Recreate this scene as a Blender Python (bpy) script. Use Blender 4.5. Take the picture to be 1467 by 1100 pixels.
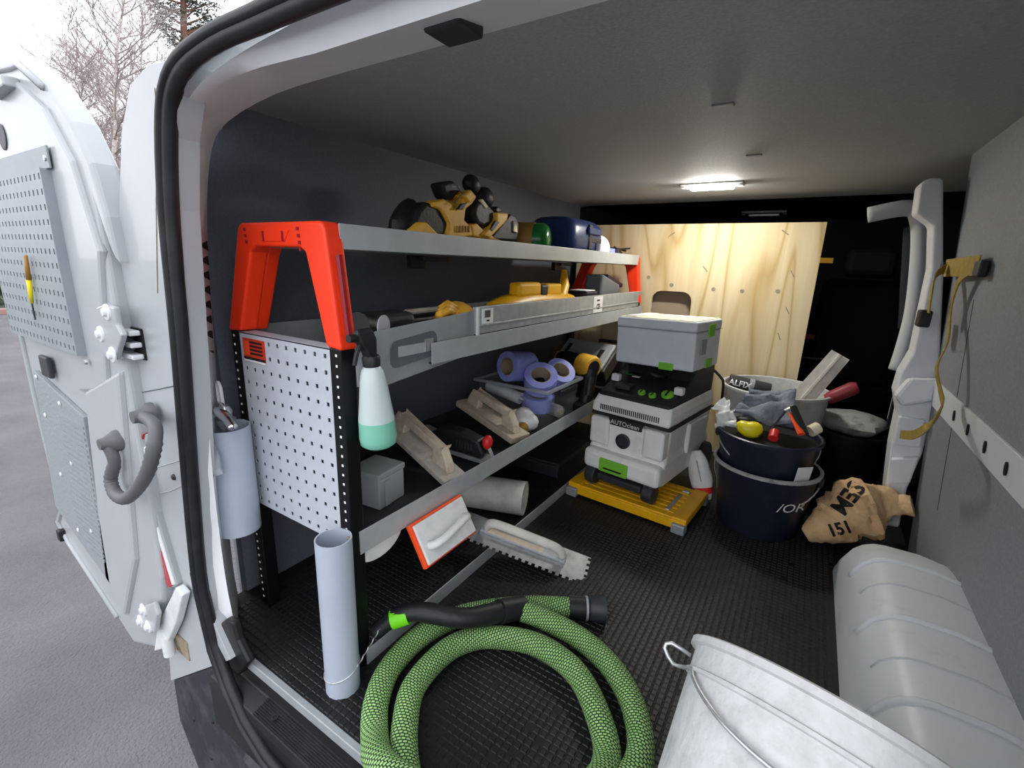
import bpy, bmesh, math, random
from mathutils import Vector, Matrix, noise
from mathutils.bvhtree import BVHTree
random.seed(7)
for o in list(bpy.data.objects): bpy.data.objects.remove(o)
SC = bpy.context.scene
COL = SC.collection
V = Vector
# ---------------------------------------------------------------- camera, sky, exposure
F = 669.07
RM = ((0.84394851, 0.53573901, 0.03420422), (0.16156409, -0.19278884, -0.96783225), (-0.51151535, 0.82208039, -0.24926004))
CAM = V((0, 0, 0.95))
cd = bpy.data.cameras.new('camera'); cam = bpy.data.objects.new('camera', cd); COL.objects.link(cam)
cd.sensor_fit = 'HORIZONTAL'; cd.sensor_width = 36; cd.lens = F / 1467 * 36; cd.clip_start = .02; cd.clip_end = 300
mw = Matrix.Identity(4)
for i in range(3):
    mw[i][0] = RM[0][i]; mw[i][1] = -RM[1][i]; mw[i][2] = -RM[2][i]; mw[i][3] = CAM[i]
cam.matrix_world = mw
SC.camera = cam
SC.view_settings.view_transform = 'Standard'; SC.view_settings.look = 'None'
SC.view_settings.gamma = 1; SC.view_settings.use_curve_mapping = False
SC.view_settings.exposure = 1.8
w = bpy.data.worlds.new('overcast'); SC.world = w; w.use_nodes = True
bg = w.node_tree.nodes['Background']; bg.inputs[0].default_value = (.90, .91, .97, 1); bg.inputs[1].default_value = .75

def ray(u, v):
    d = ((u - 733.5) / F, (v - 550) / F, 1)
    return V([sum(RM[k][i] * d[k] for k in range(3)) for i in range(3)])
def at(u, v, ax, val):
    d = ray(u, v); t = (val - CAM[ax]) / d[ax]
    return CAM + t * d
def lin(h):
    c = [int(h[i:i + 2], 16) / 255 for i in (0, 2, 4)]
    return tuple(x / 12.92 if x <= .04045 else ((x + .055) / 1.055) ** 2.4 for x in c) + (1,)

# ---------------------------------------------------------------- materials
M = {}
def mk(name, col, rough=.5, metal=0, var=None, bump=None, spec=.5, coat=0, trans=0, ior=1.45, emit=None, alpha=None):
    m = bpy.data.materials.new(name); m.use_nodes = True; nt = m.node_tree; b = nt.nodes['Principled BSDF']
    b.inputs['Base Color'].default_value = lin(col); b.inputs['Roughness'].default_value = rough; b.inputs['Metallic'].default_value = metal
    b.inputs['Specular IOR Level'].default_value = spec; b.inputs['IOR'].default_value = ior
    b.inputs['Coat Weight'].default_value = coat; b.inputs['Transmission Weight'].default_value = trans
    if alpha is not None: b.inputs['Alpha'].default_value = alpha
    if emit: b.inputs['Emission Color'].default_value = lin(emit[0]); b.inputs['Emission Strength'].default_value = emit[1]
    tc = None
    if var or bump: tc = nt.nodes.new('ShaderNodeTexCoord')
    if var:      # (scale, second colour, low, high[, detail])
        n = nt.nodes.new('ShaderNodeTexNoise'); n.inputs['Scale'].default_value = var[0]; n.inputs['Detail'].default_value = var[4] if len(var) > 4 else 6
        n.inputs['Roughness'].default_value = .65
        r = nt.nodes.new('ShaderNodeValToRGB'); r.color_ramp.elements[0].position = var[2]; r.color_ramp.elements[1].position = var[3]
        r.color_ramp.elements[0].color = lin(col); r.color_ramp.elements[1].color = lin(var[1])
        nt.links.new(tc.outputs['Object'], n.inputs['Vector']); nt.links.new(n.outputs['Fac'], r.inputs['Fac']); nt.links.new(r.outputs['Color'], b.inputs['Base Color'])
    if bump:
        n = nt.nodes.new('ShaderNodeTexNoise'); n.inputs['Scale'].default_value = bump[0]; n.inputs['Detail'].default_value = 4
        bp = nt.nodes.new('ShaderNodeBump'); bp.inputs['Strength'].default_value = bump[1]; bp.inputs['Distance'].default_value = bump[2] if len(bump) > 2 else .01
        nt.links.new(tc.outputs['Object'], n.inputs['Vector']); nt.links.new(n.outputs['Fac'], bp.inputs['Height']); nt.links.new(bp.outputs['Normal'], b.inputs['Normal'])
    M[name] = m
    return m
mk('paint_darkened', 'acb1b4', .32, var=(3, 'a5aaad', .4, .7), coat=.2)  # body white, darkened in colour to hold it down in open daylight
mk('paint_in_lightened', 'e2e5e7', .38, var=(6, 'd6d9db', .45, .75))  # same body white, lightened in colour to make up for shade inside
mk('shelf_mat', '26282b', .6, var=(14, '34373a', .45, .75))
mk('paint_worn', 'd6dadc', .4, var=(9, 'c2c5c3', .55, .75), bump=(20, .1))
mk('paint_dim', 'c3c7ca', .5)
mk('rubber', '15171b', .5, var=(12, '2a2d30', .5, .8))
mk('black_plastic', '121315', .45, var=(8, '26282a', .5, .8))
mk('bumper', '26282d', .6, var=(7, '4b4d51', .5, .75), bump=(60, .2))
mk('floor_mat', '0e0e10', .6, var=(5, '222222', .5, .82, 9), bump=(250, .15))
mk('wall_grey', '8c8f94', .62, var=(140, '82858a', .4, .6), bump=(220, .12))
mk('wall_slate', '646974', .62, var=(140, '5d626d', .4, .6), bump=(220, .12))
mk('ceil', 'b4b6b9', .75, var=(160, 'a9abae', .4, .6), bump=(260, .2))
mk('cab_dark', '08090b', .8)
mk('asphalt', '6e6c6f', .9, var=(1.3, '5b5a5d', .35, .7, 12), bump=(90, .8, .02))
mk('kerb', '9a7a70', .9, bump=(40, .4))
mk('alu', 'b8bec0', .42, .5, var=(30, 'a4aaac', .4, .7))
mk('alu_dull', 'a4aaac', .5, .3, var=(14, '969c9f', .4, .7))
mk('steel_shelf', 'b9bfc1', .45, .3, var=(10, 'adb3b5', .4, .7))
mk('chrome', 'd8d8da', .12, 1)
mk('steel', 'c6c8ca', .35, .7, var=(25, 'a0a1a1', .45, .7))
mk('orange', 'f83a12', .45, bump=(150, .05))
mk('orange2', 'f0501a', .5)
mk('dark_red', '8c1420', .5)
mk('red', 'd2282a', .4)
mk('peg_grey', 'bac0c7', .45, var=(20, 'b2b8bf', .4, .7))
mk('door_peg', '8f979c', .45, var=(12, '868e93', .4, .7))
mk('door_panel', '8d9398', .6, bump=(120, .3))
mk('post_black', '101113', .35, .3)
mk('pvc', 'a3adba', .4, var=(6, 'abb5c2', .4, .7))
mk('pvc_dirty', 'd6d3cb', .6, var=(9, 'aeaaa2', .45, .75), bump=(40, .1))
mk('bottle', 'dfeeee', .25, trans=.35)
mk('fluid', '8fd9c0', .2, trans=.3)
mk('white_plastic', 'dcdedd', .4, var=(20, 'c9cbca', .5, .75))
mk('vac_grey', 'ebebe8', .45, var=(14, 'd9d7d0', .5, .78))
mk('systainer', 'd9dfe4', .45, var=(10, 'd0d6db', .45, .75))
mk('green', '7ac23c', .4)
mk('lime', '74dc1c', .45)
mk('yellow', 'f2b70c', .4, var=(15, 'dba50c', .45, .75))
mk('dewalt', 'f0b83c', .5, var=(20, 'dca22e', .45, .75))
mk('tool_black', '1b1c1f', .5, bump=(120, .1))
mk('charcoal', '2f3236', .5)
mk('tape_blue', '9aa2ea', .55, var=(40, '8a92d8', .4, .7))
mk('cardboard', 'a1907a', .8)
mk('clear', 'dfe6ec', .12, trans=.85, ior=1.12, alpha=.45)
mk('clear_dull', 'c4c9ce', .3, trans=.5, ior=1.2, alpha=.75)
mk('wood_float', 'd2c4ae', .75, var=(30, 'b0a28e', .45, .75), bump=(60, .2))
mk('wood_dusty', 'c6c1b6', .8, var=(22, '9a958e', .45, .75), bump=(60, .2))
mk('dark_blue', '1d3468', .35)
mk('navy', '1b1f30', .38, var=(9, '2b3040', .55, .8))
mk('green_cap', '1d7a35', .25)
mk('ochre', 'a37a35', .5)
mk('grey_case', '5d6267', .5)
mk('box_grey', '999fa1', .5)
mk('plaster_white', 'c4c6c5', .55, var=(16, 'adafad', .5, .72), bump=(35, .25, .02))
mk('plaster_dirt', 'a9aaa8', .7, var=(25, '6d6f70', .5, .7))
mk('paper_bag', 'e0bd90', .8, var=(14, 'cfa878', .4, .7), bump=(45, .35, .02))
mk('ink', '1d1510', .7)
mk('white', 'f0f0ee', .5)
mk('cloth', '7c828e', .85, var=(22, '5d636f', .45, .7), bump=(90, .4))
mk('yellow_bag', 'e8d820', .35)
mk('cream', 'e6dcbc', .6)
mk('red_handle', '8e2f38', .5)
mk('strap', 'a58c3e', .8, var=(60, '8c7632', .4, .7))
mk('cable', '151515', .5)
mk('conduit', '5f6062', .55)
mk('rust', 'a09680', .8, var=(30, '6b5a45', .4, .7))
mk('lens_red', 'b01822', .2, coat=.5)
mk('lamp', 'ffffff', .4, emit=('fffbf2', 70))
mk('lamp_off', '6d7072', .3)
mk('bark_birch', 'c9c0bb', .9, var=(9, '8f847e', .45, .65))
mk('twig', '9a8e8c', .9)
mk('bark_pine', '7e5a4c', .9, var=(9, '5e443a', .45, .65))
mk('needles', '3c4638', .9)
mk('hedge', '6b664a', .95)
mk('hedge_green', '3f4a35', .95)
mk('glass_dark', '2c3034', .1)
mk('sticker_red', 'c8321e', .5)
mk('tread', '131315', .5, var=(7, '2a2a2a', .5, .8, 9))

def special_plywood():
    m = mk('plywood', 'd9c391', .65); nt = m.node_tree; b = nt.nodes['Principled BSDF']
    tc = nt.nodes.new('ShaderNodeTexCoord'); mp = nt.nodes.new('ShaderNodeMapping'); mp.inputs['Scale'].default_value = (1, 1, .16)
    n = nt.nodes.new('ShaderNodeTexNoise'); n.inputs['Scale'].default_value = 3.2; n.inputs['Detail'].default_value = 2; n.inputs['Distortion'].default_value = .35
    ml = nt.nodes.new('ShaderNodeMath'); ml.operation = 'MULTIPLY'; ml.inputs[1].default_value = 17
    fr = nt.nodes.new('ShaderNodeMath'); fr.operation = 'PINGPONG'; fr.inputs[1].default_value = 1
    r = nt.nodes.new('ShaderNodeValToRGB'); e = r.color_ramp.elements
    e[0].position = 0; e[0].color = lin('c0a470'); e[1].position = .30; e[1].color = lin('dac79c')
    x = e.new(1); x.color = lin('e2d2ac')
    n2 = nt.nodes.new('ShaderNodeTexNoise'); n2.inputs['Scale'].default_value = 60; mp2 = nt.nodes.new('ShaderNodeMapping'); mp2.inputs['Scale'].default_value = (1, 1, .04)
    mx = nt.nodes.new('ShaderNodeMixRGB'); mx.blend_type = 'MULTIPLY'; mx.inputs[0].default_value = .22
    L = nt.links.new
    L(tc.outputs['Object'], mp.inputs[0]); L(mp.outputs[0], n.inputs['Vector']); L(n.outputs['Fac'], ml.inputs[0]); L(ml.outputs[0], fr.inputs[0]); L(fr.outputs[0], r.inputs['Fac'])
    L(tc.outputs['Object'], mp2.inputs[0]); L(mp2.outputs[0], n2.inputs['Vector']); L(r.outputs['Color'], mx.inputs[1]); L(n2.outputs['Fac'], mx.inputs[2]); L(mx.outputs[0], b.inputs['Base Color'])
special_plywood()
def special_hose():
    m = mk('hose', '8db878', .75); nt = m.node_tree; b = nt.nodes['Principled BSDF']
    uv = nt.nodes.new('ShaderNodeTexCoord'); mp = nt.nodes.new('ShaderNodeMapping'); mp.inputs['Rotation'].default_value = (0, 0, .28)
    br = nt.nodes.new('ShaderNodeTexBrick'); br.inputs['Color1'].default_value = lin('a5cf86'); br.inputs['Color2'].default_value = lin('8dbd6e'); br.inputs['Mortar'].default_value = lin('1d3318')
    br.inputs['Scale'].default_value = 1; br.inputs['Mortar Size'].default_value = .09; br.inputs['Mortar Smooth'].default_value = .3; br.inputs['Brick Width'].default_value = .6; br.inputs['Row Height'].default_value = .42
    bp = nt.nodes.new('ShaderNodeBump'); bp.inputs['Strength'].default_value = .5; bp.inputs['Distance'].default_value = .003; bp.invert = True
    L = nt.links.new
    L(uv.outputs['UV'], mp.inputs[0]); L(mp.outputs[0], br.inputs['Vector']); L(br.outputs['Color'], b.inputs['Base Color']); L(br.outputs['Fac'], bp.inputs['Height']); L(bp.outputs[0], b.inputs['Normal'])
special_hose()

# ---------------------------------------------------------------- mesh helpers
def mat3(x, y, z, o):
    m = Matrix.Identity(4)
    for i in range(3): m[i][0] = x[i]; m[i][1] = y[i]; m[i][2] = z[i]; m[i][3] = o[i]
    return m
def frame(o, xd, zd=(0, 0, 1)):
    """right-handed frame at o: local x along xd, local z as near zd as can be"""
    x = V(xd).normalized(); z = V(zd); z = (z - x * z.dot(x)).normalized(); y = z.cross(x)
    return mat3(x, y, z, V(o))
def frame_z(o, zd, xd=(1, 0, 0)):
    z = V(zd).normalized(); x = V(xd); x = (x - z * x.dot(z)).normalized(); y = z.cross(x)
    return mat3(x, y, z, V(o))
def yaw(o, deg): return Matrix.Translation(V(o)) @ Matrix.Rotation(math.radians(deg), 4, 'Z')
WL = {}
class MB:
    def __init__(s): s.v = []; s.f = []; s.mi = []; s.uv = None
    def add(s, vs, fs, T=None, m=0):
        k = len(s.v)
        s.v += [(T @ V(p)) if T else V(p) for p in vs]; s.f += [[i + k for i in f] for f in fs]; s.mi += [m] * len(fs)
        return s
    def box(s, c, d, T=None, m=0, taper=1, ty=None):
        """box of size d about c; taper scales the top in x (and ty in y)"""
        x, y, z = [q / 2 for q in d]; t = taper; u = ty if ty is not None else taper
        vs = [(-x, -y, -z), (x, -y, -z), (x, y, -z), (-x, y, -z), (-x * t, -y * u, z), (x * t, -y * u, z), (x * t, y * u, z), (-x * t, y * u, z)]
        vs = [V(p) + V(c) for p in vs]
        return s.add(vs, [(0, 3, 2, 1), (4, 5, 6, 7), (0, 1, 5, 4), (1, 2, 6, 5), (2, 3, 7, 6), (3, 0, 4, 7)], T, m)
    def prism(s, pts, a, b, ax='y', T=None, m=0):
        """polygon in the plane square to ax, pushed from a to b"""
        n = len(pts)
        def p3(p, h): return {'x': (h, p[0], p[1]), 'y': (p[0], h, p[1]), 'z': (p[0], p[1], h)}[ax]
        vs = [p3(p, a) for p in pts] + [p3(p, b) for p in pts]
        fs = [list(range(n))[::-1], list(range(n, 2 * n))] + [(i, (i + 1) % n, n + (i + 1) % n, n + i) for i in range(n)]
        return s.add(vs, fs, T, m)
    def loft(s, rings, T=None, m=0, caps=True, closed=True):
        n = len(rings[0]); vs = [p for r in rings for p in r]; fs = []
        for k in range(len(rings) - 1):
            for i in range(n if closed else n - 1):
                j = (i + 1) % n; fs.append((k * n + i, k * n + j, (k + 1) * n + j, (k + 1) * n + i))
        if caps: fs += [list(range(n))[::-1], [(len(rings) - 1) * n + i for i in range(n)]]
        return s.add(vs, fs, T, m)
    def tube(s, path, r, n=10, T=None, m=0, caps=True, flat=1, loop=False):
        path = [V(p) for p in path]; K = len(path); R = r if isinstance(r, (list, tuple)) else [r] * K
        tg = []
        for i in range(K):
            if loop: a, b = path[i - 1], path[(i + 1) % K]
            else: a, b = path[max(i - 1, 0)], path[min(i + 1, K - 1)]
            tg.append((b - a).normalized())
        up = V((0, 0, 1)) if abs(tg[0].z) < .9 else V((1, 0, 0))
        nx = tg[0].cross(up).normalized(); rings = []
        for i in range(K):
            nx = (nx - tg[i] * nx.dot(tg[i])).normalized(); ny = tg[i].cross(nx)
            rings.append([path[i] + R[i] * (nx * math.cos(2 * math.pi * k / n) + flat * ny * math.sin(2 * math.pi * k / n)) for k in range(n)])
        if loop: rings.append(rings[0]); caps = False
        return s.loft(rings, T, m, caps)
    def lathe(s, prof, n=28, T=None, m=0, caps=False, a0=0, a1=None):
        full = a1 is None; a1 = a1 if a1 else 2 * math.pi; cnt = n if full else n + 1
        rings = [[(r * math.cos(a0 + (a1 - a0) * k / n), r * math.sin(a0 + (a1 - a0) * k / n), z) for k in range(cnt)] for r, z in prof]
        return s.loft(rings, T, m, caps, closed=full)
    def cyl(s, a, b, r, n=14, m=0, r2=None): return s.tube([a, b], [r, r if r2 is None else r2], n, m=m)
    def ball(s, c, d, n=14, T=None, m=0):
        prof = [(math.sin(math.pi * k / 8) * .5, -math.cos(math.pi * k / 8) * .5) for k in range(9)]
        k0 = len(s.v); s.lathe(prof, n, None, m)
        for i in range(k0, len(s.v)):
            p = V((s.v[i].x * d[0] + c[0], s.v[i].y * d[1] + c[1], s.v[i].z * d[2] + c[2])); s.v[i] = T @ p if T else p
        return s
    def build(s, name, mat, parent=None, smooth=None, bev=0, sub=0, T=None, seg=2, solid=0):
        vs = [(T @ p) if T else p for p in s.v]
        me = bpy.data.meshes.new(name)
        if parent is not None: o0 = WL[parent.name]
        else:
            lo = V([min(p[i] for p in vs) for i in range(3)]); hi = V([max(p[i] for p in vs) for i in range(3)])
            o0 = V(((lo.x + hi.x) / 2, (lo.y + hi.y) / 2, lo.z))
        me.from_pydata([tuple(p - o0) for p in vs], [], s.f)
        mats = mat if isinstance(mat, (list, tuple)) else [mat]
        for q in mats: me.materials.append(M[q])
        if len(mats) > 1: me.polygons.foreach_set('material_index', s.mi)
        bm = bmesh.new(); bm.from_mesh(me); bmesh.ops.remove_doubles(bm, verts=bm.verts, dist=1e-5); bmesh.ops.recalc_face_normals(bm, faces=bm.faces); bm.to_mesh(me); bm.free()
        if s.uv:
            ul = me.uv_layers.new(name='UVMap')
        if smooth:
            me.shade_smooth()
            if smooth is not True: me.set_sharp_from_angle(angle=math.radians(smooth))
        o = bpy.data.objects.new(name, me); COL.objects.link(o)
        if parent is not None: o.parent = parent; WL[o.name] = o0
        else: o.location = o0; WL[o.name] = o0
        if bev:
            q = o.modifiers.new('bevel', 'BEVEL'); q.width = bev; q.segments = seg; q.limit_method = 'ANGLE'; q.angle_limit = math.radians(40)
        if sub: q = o.modifiers.new('sub', 'SUBSURF'); q.levels = sub; q.render_levels = sub
        if solid: q = o.modifiers.new('solid', 'SOLIDIFY'); q.thickness = solid; q.offset = 0
        return o
def thing(name, label, cat, loc, group=None):
    o = bpy.data.objects.new(name, None); COL.objects.link(o); o.location = V(loc); o.empty_display_size = .05
    WL[o.name] = V(loc); return tag(o, label, cat, group)
def tag(o, label, cat, group=None):
    o['label'] = label; o['category'] = cat
    if group: o['group'] = group
    return o
def struct(o): o['kind'] = 'structure'; return o
def stuff(o): o['kind'] = 'stuff'; return o
def B(name, mat, parent, c, d, bev=.002, T=None, **k):
    tp = {q: k.pop(q) for q in ('taper', 'ty') if q in k}
    return MB().box(c, d, **tp).build(name, mat, parent, bev=bev, T=T, **k)
def smoothpath(pts, sub=6, loop=False):
    pts = [V(p) for p in pts]; n = len(pts); out = []
    rng = range(n) if loop else range(n - 1)
    for i in rng:
        if loop: p0, p1, p2, p3 = pts[i - 1], pts[i], pts[(i + 1) % n], pts[(i + 2) % n]
        else: p0, p1, p2, p3 = pts[max(i - 1, 0)], pts[i], pts[i + 1], pts[min(i + 2, n - 1)]
        for k in range(sub):
            t = k / sub
            out.append(.5 * ((2 * p1) + (p2 - p0) * t + (2 * p0 - 5 * p1 + 4 * p2 - p3) * t * t + (3 * p1 - p0 - 3 * p2 + p3) * t ** 3))
    if not loop: out.append(pts[-1])
    return out
def text_mesh(txt, size, T, name, mat, parent, target=None, direction=None, off=.0012, bold=0, shear=0):
    """flat lettering placed by T; with target, the letters are laid onto that object's surface along direction"""
    cu = bpy.data.curves.new('txt', 'FONT'); cu.body = txt; cu.size = size; cu.align_x = 'CENTER'; cu.align_y = 'CENTER'; cu.offset = bold; cu.shear = shear; cu.resolution_u = 3
    ob = bpy.data.objects.new('txt', cu); COL.objects.link(ob)
    dg = bpy.context.evaluated_depsgraph_get(); me = bpy.data.meshes.new_from_object(ob.evaluated_get(dg))
    bm = bmesh.new(); bm.from_mesh(me); bmesh.ops.triangulate(bm, faces=bm.faces)
    if target is not None:
        bmesh.ops.subdivide_edges(bm, edges=bm.edges, cuts=2, use_grid_fill=True)
    vs = [T @ v.co for v in bm.verts]; fs = [[v.index for v in f.verts] for f in bm.faces]; bm.free()
    bpy.data.objects.remove(ob); bpy.data.curves.remove(cu)
    if target is not None:
        tv = [v.co + WL[target.name] for v in target.data.vertices]; bt = BVHTree.FromPolygons(tv, [list(p.vertices) for p in target.data.polygons])
        d = V(direction).normalized(); q = []
        for p in vs:
            h = bt.ray_cast(p - d * .3, d)
            q.append(h[0] - d * off if h[0] else p)
        vs = q
    mb = MB(); mb.v = vs; mb.f = fs; mb.mi = [0] * len(fs)
    return mb.build(name, mat, parent)
# ================================================================ THE VAN ITSELF (setting)
CX = -.82                                     # mirror: right side of the opening
def ring(px, Y, low=None):
    p = [(q.x, q.z) for q in (at(u, v, 1, Y) for u, v in px)]
    if low is not None: p = [(p[0][0] + .0, low)] + p
    sm = [V((x, 0, z)) for x, z in p]; sm = smoothpath(sm, 3); p = [(q.x, q.z) for q in sm]
    tz = p[-1][1]
    return [V((x, Y, z)) for x, z in p] + [V((CX - x, Y, z)) for x, z in reversed(p)]
RA = ring([(318, 900), (302, 820), (290, 680), (276, 500), (268, 400), (259, 290), (257, 190), (277, 131), (335, 82), (440, 22)], .445, -.015)
RB = ring([(335, 890), (322, 820), (305, 680), (291, 500), (284, 400), (279, 290), (268, 205), (285, 150), (340, 108), (450, 77)], .462, -.015)
RC = ring([(340, 845), (334, 810), (320, 680), (308, 500), (301, 400), (297, 290), (304, 212), (327, 174), (394, 135), (499, 102)], .56, -.01)
RD = [V((-.41 + (p.x + .41) * 1.13, .583, .55 + (p.z - .55) * 1.13 if p.z > .55 else p.z)) for p in RC]
mb = MB(); mb.loft([RA, RB, RC, RD], caps=False, closed=False)
frame_o = struct(mb.build('trim_1', 'paint_in_lightened', smooth=50)); frame_o['label'] = 'white painted metal frame around the rear door opening'
# stamped slots in the inner pillar face
for k in range(13):
    v = 352 + k * 21.0; u = 288.5 + (v - 352) * .052
    f_ = (v - 290) / 210; pB = at(279 + 12 * f_, v, 1, .462); pC = at(297 + 11 * f_, v, 1, .56); o_ = V((.004, -.003, 0))
    a_, b_ = pB.lerp(pC, .38) + o_, pB.lerp(pC, .88) + o_; i_ = V((.003, -.002, 0))
    mb = MB(); q4 = [a_ + V((0, 0, .004)), b_ + V((0, 0, .010)), b_ + V((0, 0, -.011)), a_ + V((0, 0, -.003))]
    mb.loft([q4, [p - i_ for p in q4]]); mb.build('slot', 'cab_dark', frame_o)
# rubber seal
SP = ring([(310, 925), (300, 880), (288, 820), (276, 680), (263, 500), (254, 400), (246, 300), (243, 196), (248, 135), (268, 93), (315, 58), (370, 34), (440, 4)], .425, -.07)
SP = [p for p in SP if p.z > .0]; lo = [at(330, 980, 1, .415), at(352, 1030, 1, .405), at(384, 1082, 1, .40)]; zs = lo[-1].z - .01
full = [V((-.41, .395, zs)), V((lo[-1].x + .12, .395, zs))] + lo[::-1] + SP + [V((CX - q.x, q.y, q.z)) for q in lo] + [V((CX - lo[-1].x - .12, .395, zs))]
out = []; c0 = V((-.41, .44, .6))
for p in full:
    d = (p - c0); d.y = 0; out.append(p + d.normalized() * .010 + V((0, -.010, 0)))
def swell(p): return 1.05 if p.z > .9 else 1
mb = MB(); mb.tube(full, [.0125 * swell(p) for p in full], 10, loop=True); mb.tube(out, [.0085 * swell(p) for p in full], 10, loop=True)

s = struct(mb.build('trim_2', 'rubber', smooth=True)); s['label'] = 'black rubber weatherstrip around the rear opening'
# floor, rear edge, step plate
fl = struct(B('floor', 'floor_mat', None, (-.41, 1.69, -.02), (1.70, 2.45, .04), 0)); fl['label'] = 'black studded rubber mat on the load floor'
mb = MB(); s_ = .0068; h = .0016; t_ = .0052; nx = 0
for i in range(86):
    for j in range(95):
        x = -1.2 + i * .0165; y = .482 + j * .0165
        if x > .2 and .48 < y < 1.75: continue
        if random.random() < .015: continue
        mb.add([(x - s_, y - s_, 0), (x + s_, y - s_, 0), (x + s_, y + s_, 0), (x - s_, y + s_, 0), (x - t_, y - t_, h), (x + t_, y - t_, h), (x + t_, y + t_, h), (x - t_, y + t_, h)],
               [(4, 5, 6, 7), (0, 1, 5, 4), (1, 2, 6, 5), (2, 3, 7, 6), (3, 0, 4, 7)])
stuff(mb.build('stud', 'tread', fl))
tr = struct(B('trim_3', 'alu_dull', None, (-.41, .4635, -.012), (1.40, .015, .028), .002)); tr['label'] = 'grey aluminium edge strip along the rear of the floor'
mb = MB(); mb.prism([(.405, -.20), (.405, -.075), (.41, -.058), (.450, -.046), (.4558, -.020), (.4558, -.20)], -1.10, .28, 'x')
sp = struct(mb.build('trim_4', 'black_plastic', bev=.004)); sp['label'] = 'black plastic step plate below the load floor'
mb = MB(); cp_ = [at(u, v, 1, .438) for u, v in ((306, 900), (322, 888), (333, 892), (340, 918), (356, 950), (342, 968), (320, 948))]; mb.prism([(p.x, p.z) for p in cp_], .438, .458, 'y'); mb.build('corner_cap', 'black_plastic', sp, bev=.006, seg=3)
for k in range(9):
    y = .412 + k * .0044; MB().box((-.44, y, -.0575 + (y - .41) * .28), (.95, .002, .005)).build('rib', 'black_plastic', sp)
for x in (-.86, -.45): MB().lathe([(.008, 0), (.008, .003), (.004, .003), (.004, .0015)], 12, caps=True).build('screw_cap', 'rubber', sp, T=Matrix.Translation((x, .430, -.050)))
# walls and ceiling
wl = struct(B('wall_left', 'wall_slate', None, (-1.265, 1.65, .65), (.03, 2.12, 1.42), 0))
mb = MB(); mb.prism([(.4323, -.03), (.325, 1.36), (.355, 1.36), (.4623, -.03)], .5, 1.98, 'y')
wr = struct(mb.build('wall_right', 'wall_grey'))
mb = MB(); mb.prism([(-1.27, 1.295), (-1.20, 1.300), (.45, 1.305), (.66, 1.305), (.66, 1.35), (-1.27, 1.35)], .585, 2.75, 'y')
ce = struct(mb.build('ceiling', 'ceil'))
# strap's shadow on the right wall, laid on as a thin dark strip
mb = MB(); mb.prism([(.4290 - .077 * .90, .90), (.4290 - .077 * .3, .3), (.432 - .077 * .3, .3), (.432 - .077 * .90, .90)], 1.70, 1.703, 'y'); mb.build('strap_shadow', 'charcoal', wr)
# cab: dark shell beyond the plywood
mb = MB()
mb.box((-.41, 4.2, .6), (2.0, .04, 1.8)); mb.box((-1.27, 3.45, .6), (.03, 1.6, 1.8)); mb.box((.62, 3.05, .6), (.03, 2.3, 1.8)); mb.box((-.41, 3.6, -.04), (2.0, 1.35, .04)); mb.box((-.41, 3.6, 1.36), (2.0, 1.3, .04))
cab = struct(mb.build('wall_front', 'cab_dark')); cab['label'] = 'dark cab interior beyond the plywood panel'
# outer skins keep daylight out of the load bay
mb = MB(); mb.box((-1.36, 2.5, .4), (.03, 3.6, 2.0)); sk = struct(mb.build('wall_outer_left', 'paint_darkened'))
mb = MB(); mb.box((.66, 2.4, .4), (.03, 3.7, 2.0)); struct(mb.build('wall_outer_right', 'paint_darkened'))
mb = MB(); mb.box((-.35, 2.48, 1.415), (2.05, 3.5, .025)); struct(mb.build('roof', 'paint_darkened'))
mb = MB(); mb.box((-.35, 2.3, -.2), (2.0, 3.6, .1)); struct(mb.build('underbody', 'black_plastic'))
mb = MB(); mb.prism([(-1.36, .95), (-1.31, 1.16), (-1.22, 1.27), (-1.05, 1.335), (-.9, 1.345), (.1, 1.345), (.3, 1.335), (.54, .95), (.66, .95), (.66, 1.37)] + [(q.x, q.z) for q in (at(u, v, 1, .62) for u, v in ((450, 12), (390, 36), (330, 62), (288, 92), (262, 130), (256, 180)))] + [(-1.36, 1.0)], .62, .66, 'y')
mb.box((.545, .64, .5), (.25, .03, 1.6)); mb.box((-1.315, .64, .5), (.11, .03, 1.6))
struct(mb.build('wall_rear', 'paint_dim'))
# rear left corner pillar (outside)
PP = [(318, 0), (250, 84), (212, 93), (186, 122), (174, 190), (170, 330), (176, 470), (180, 560), (190, 625), (222, 720), (250, 842), (236, 865), (222, 905), (242, 935), (245, 975)]
pl = [at(u, v, 1, .425) for u, v in PP]
inner = [at(u, v, 1, .425) for u, v in [(330, 945), (300, 880), (290, 820), (277, 680), (264, 500), (256, 400), (248, 300), (246, 196), (252, 135), (272, 93), (319, 58), (372, 34)]]
poly = [(p.x, p.z) for p in pl[1:]] + [(p.x, p.z) for p in inner]
mb = MB(); mb.prism(poly, .425, .47, 'y')
pil = struct(mb.build('trim_5', 'paint_darkened', bev=.006, seg=3)); pil['label'] = 'white painted rear corner pillar carrying the door hinges'
hz = at(193, 490, 1, .425)
B('hinge_pocket', 'cab_dark', pil, hz + V((.012, -.001, .0)), (.085, .006, .07), .003)
MB().cyl(hz + V((-.02, -.02, -.035)), hz + V((-.02, -.02, .035)), .016, 14).build('hinge_knuckle', 'paint_worn', pil, smooth=40)
for dz in (-.026, 0, .026): B('hinge_leaf', 'paint_worn', pil, hz + V((.015, -.014, dz)), (.07, .022, .011), .003)
B('hinge_pin_block', 'charcoal', pil, hz + V((.012, -.016, .0)), (.022, .018, .03), .003)
hz2 = at(262, 925, 1, .425)
B('hinge_pocket', 'rust', pil, hz2 + V((0, -.001, 0)), (.07, .006, .06), .003)
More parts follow.
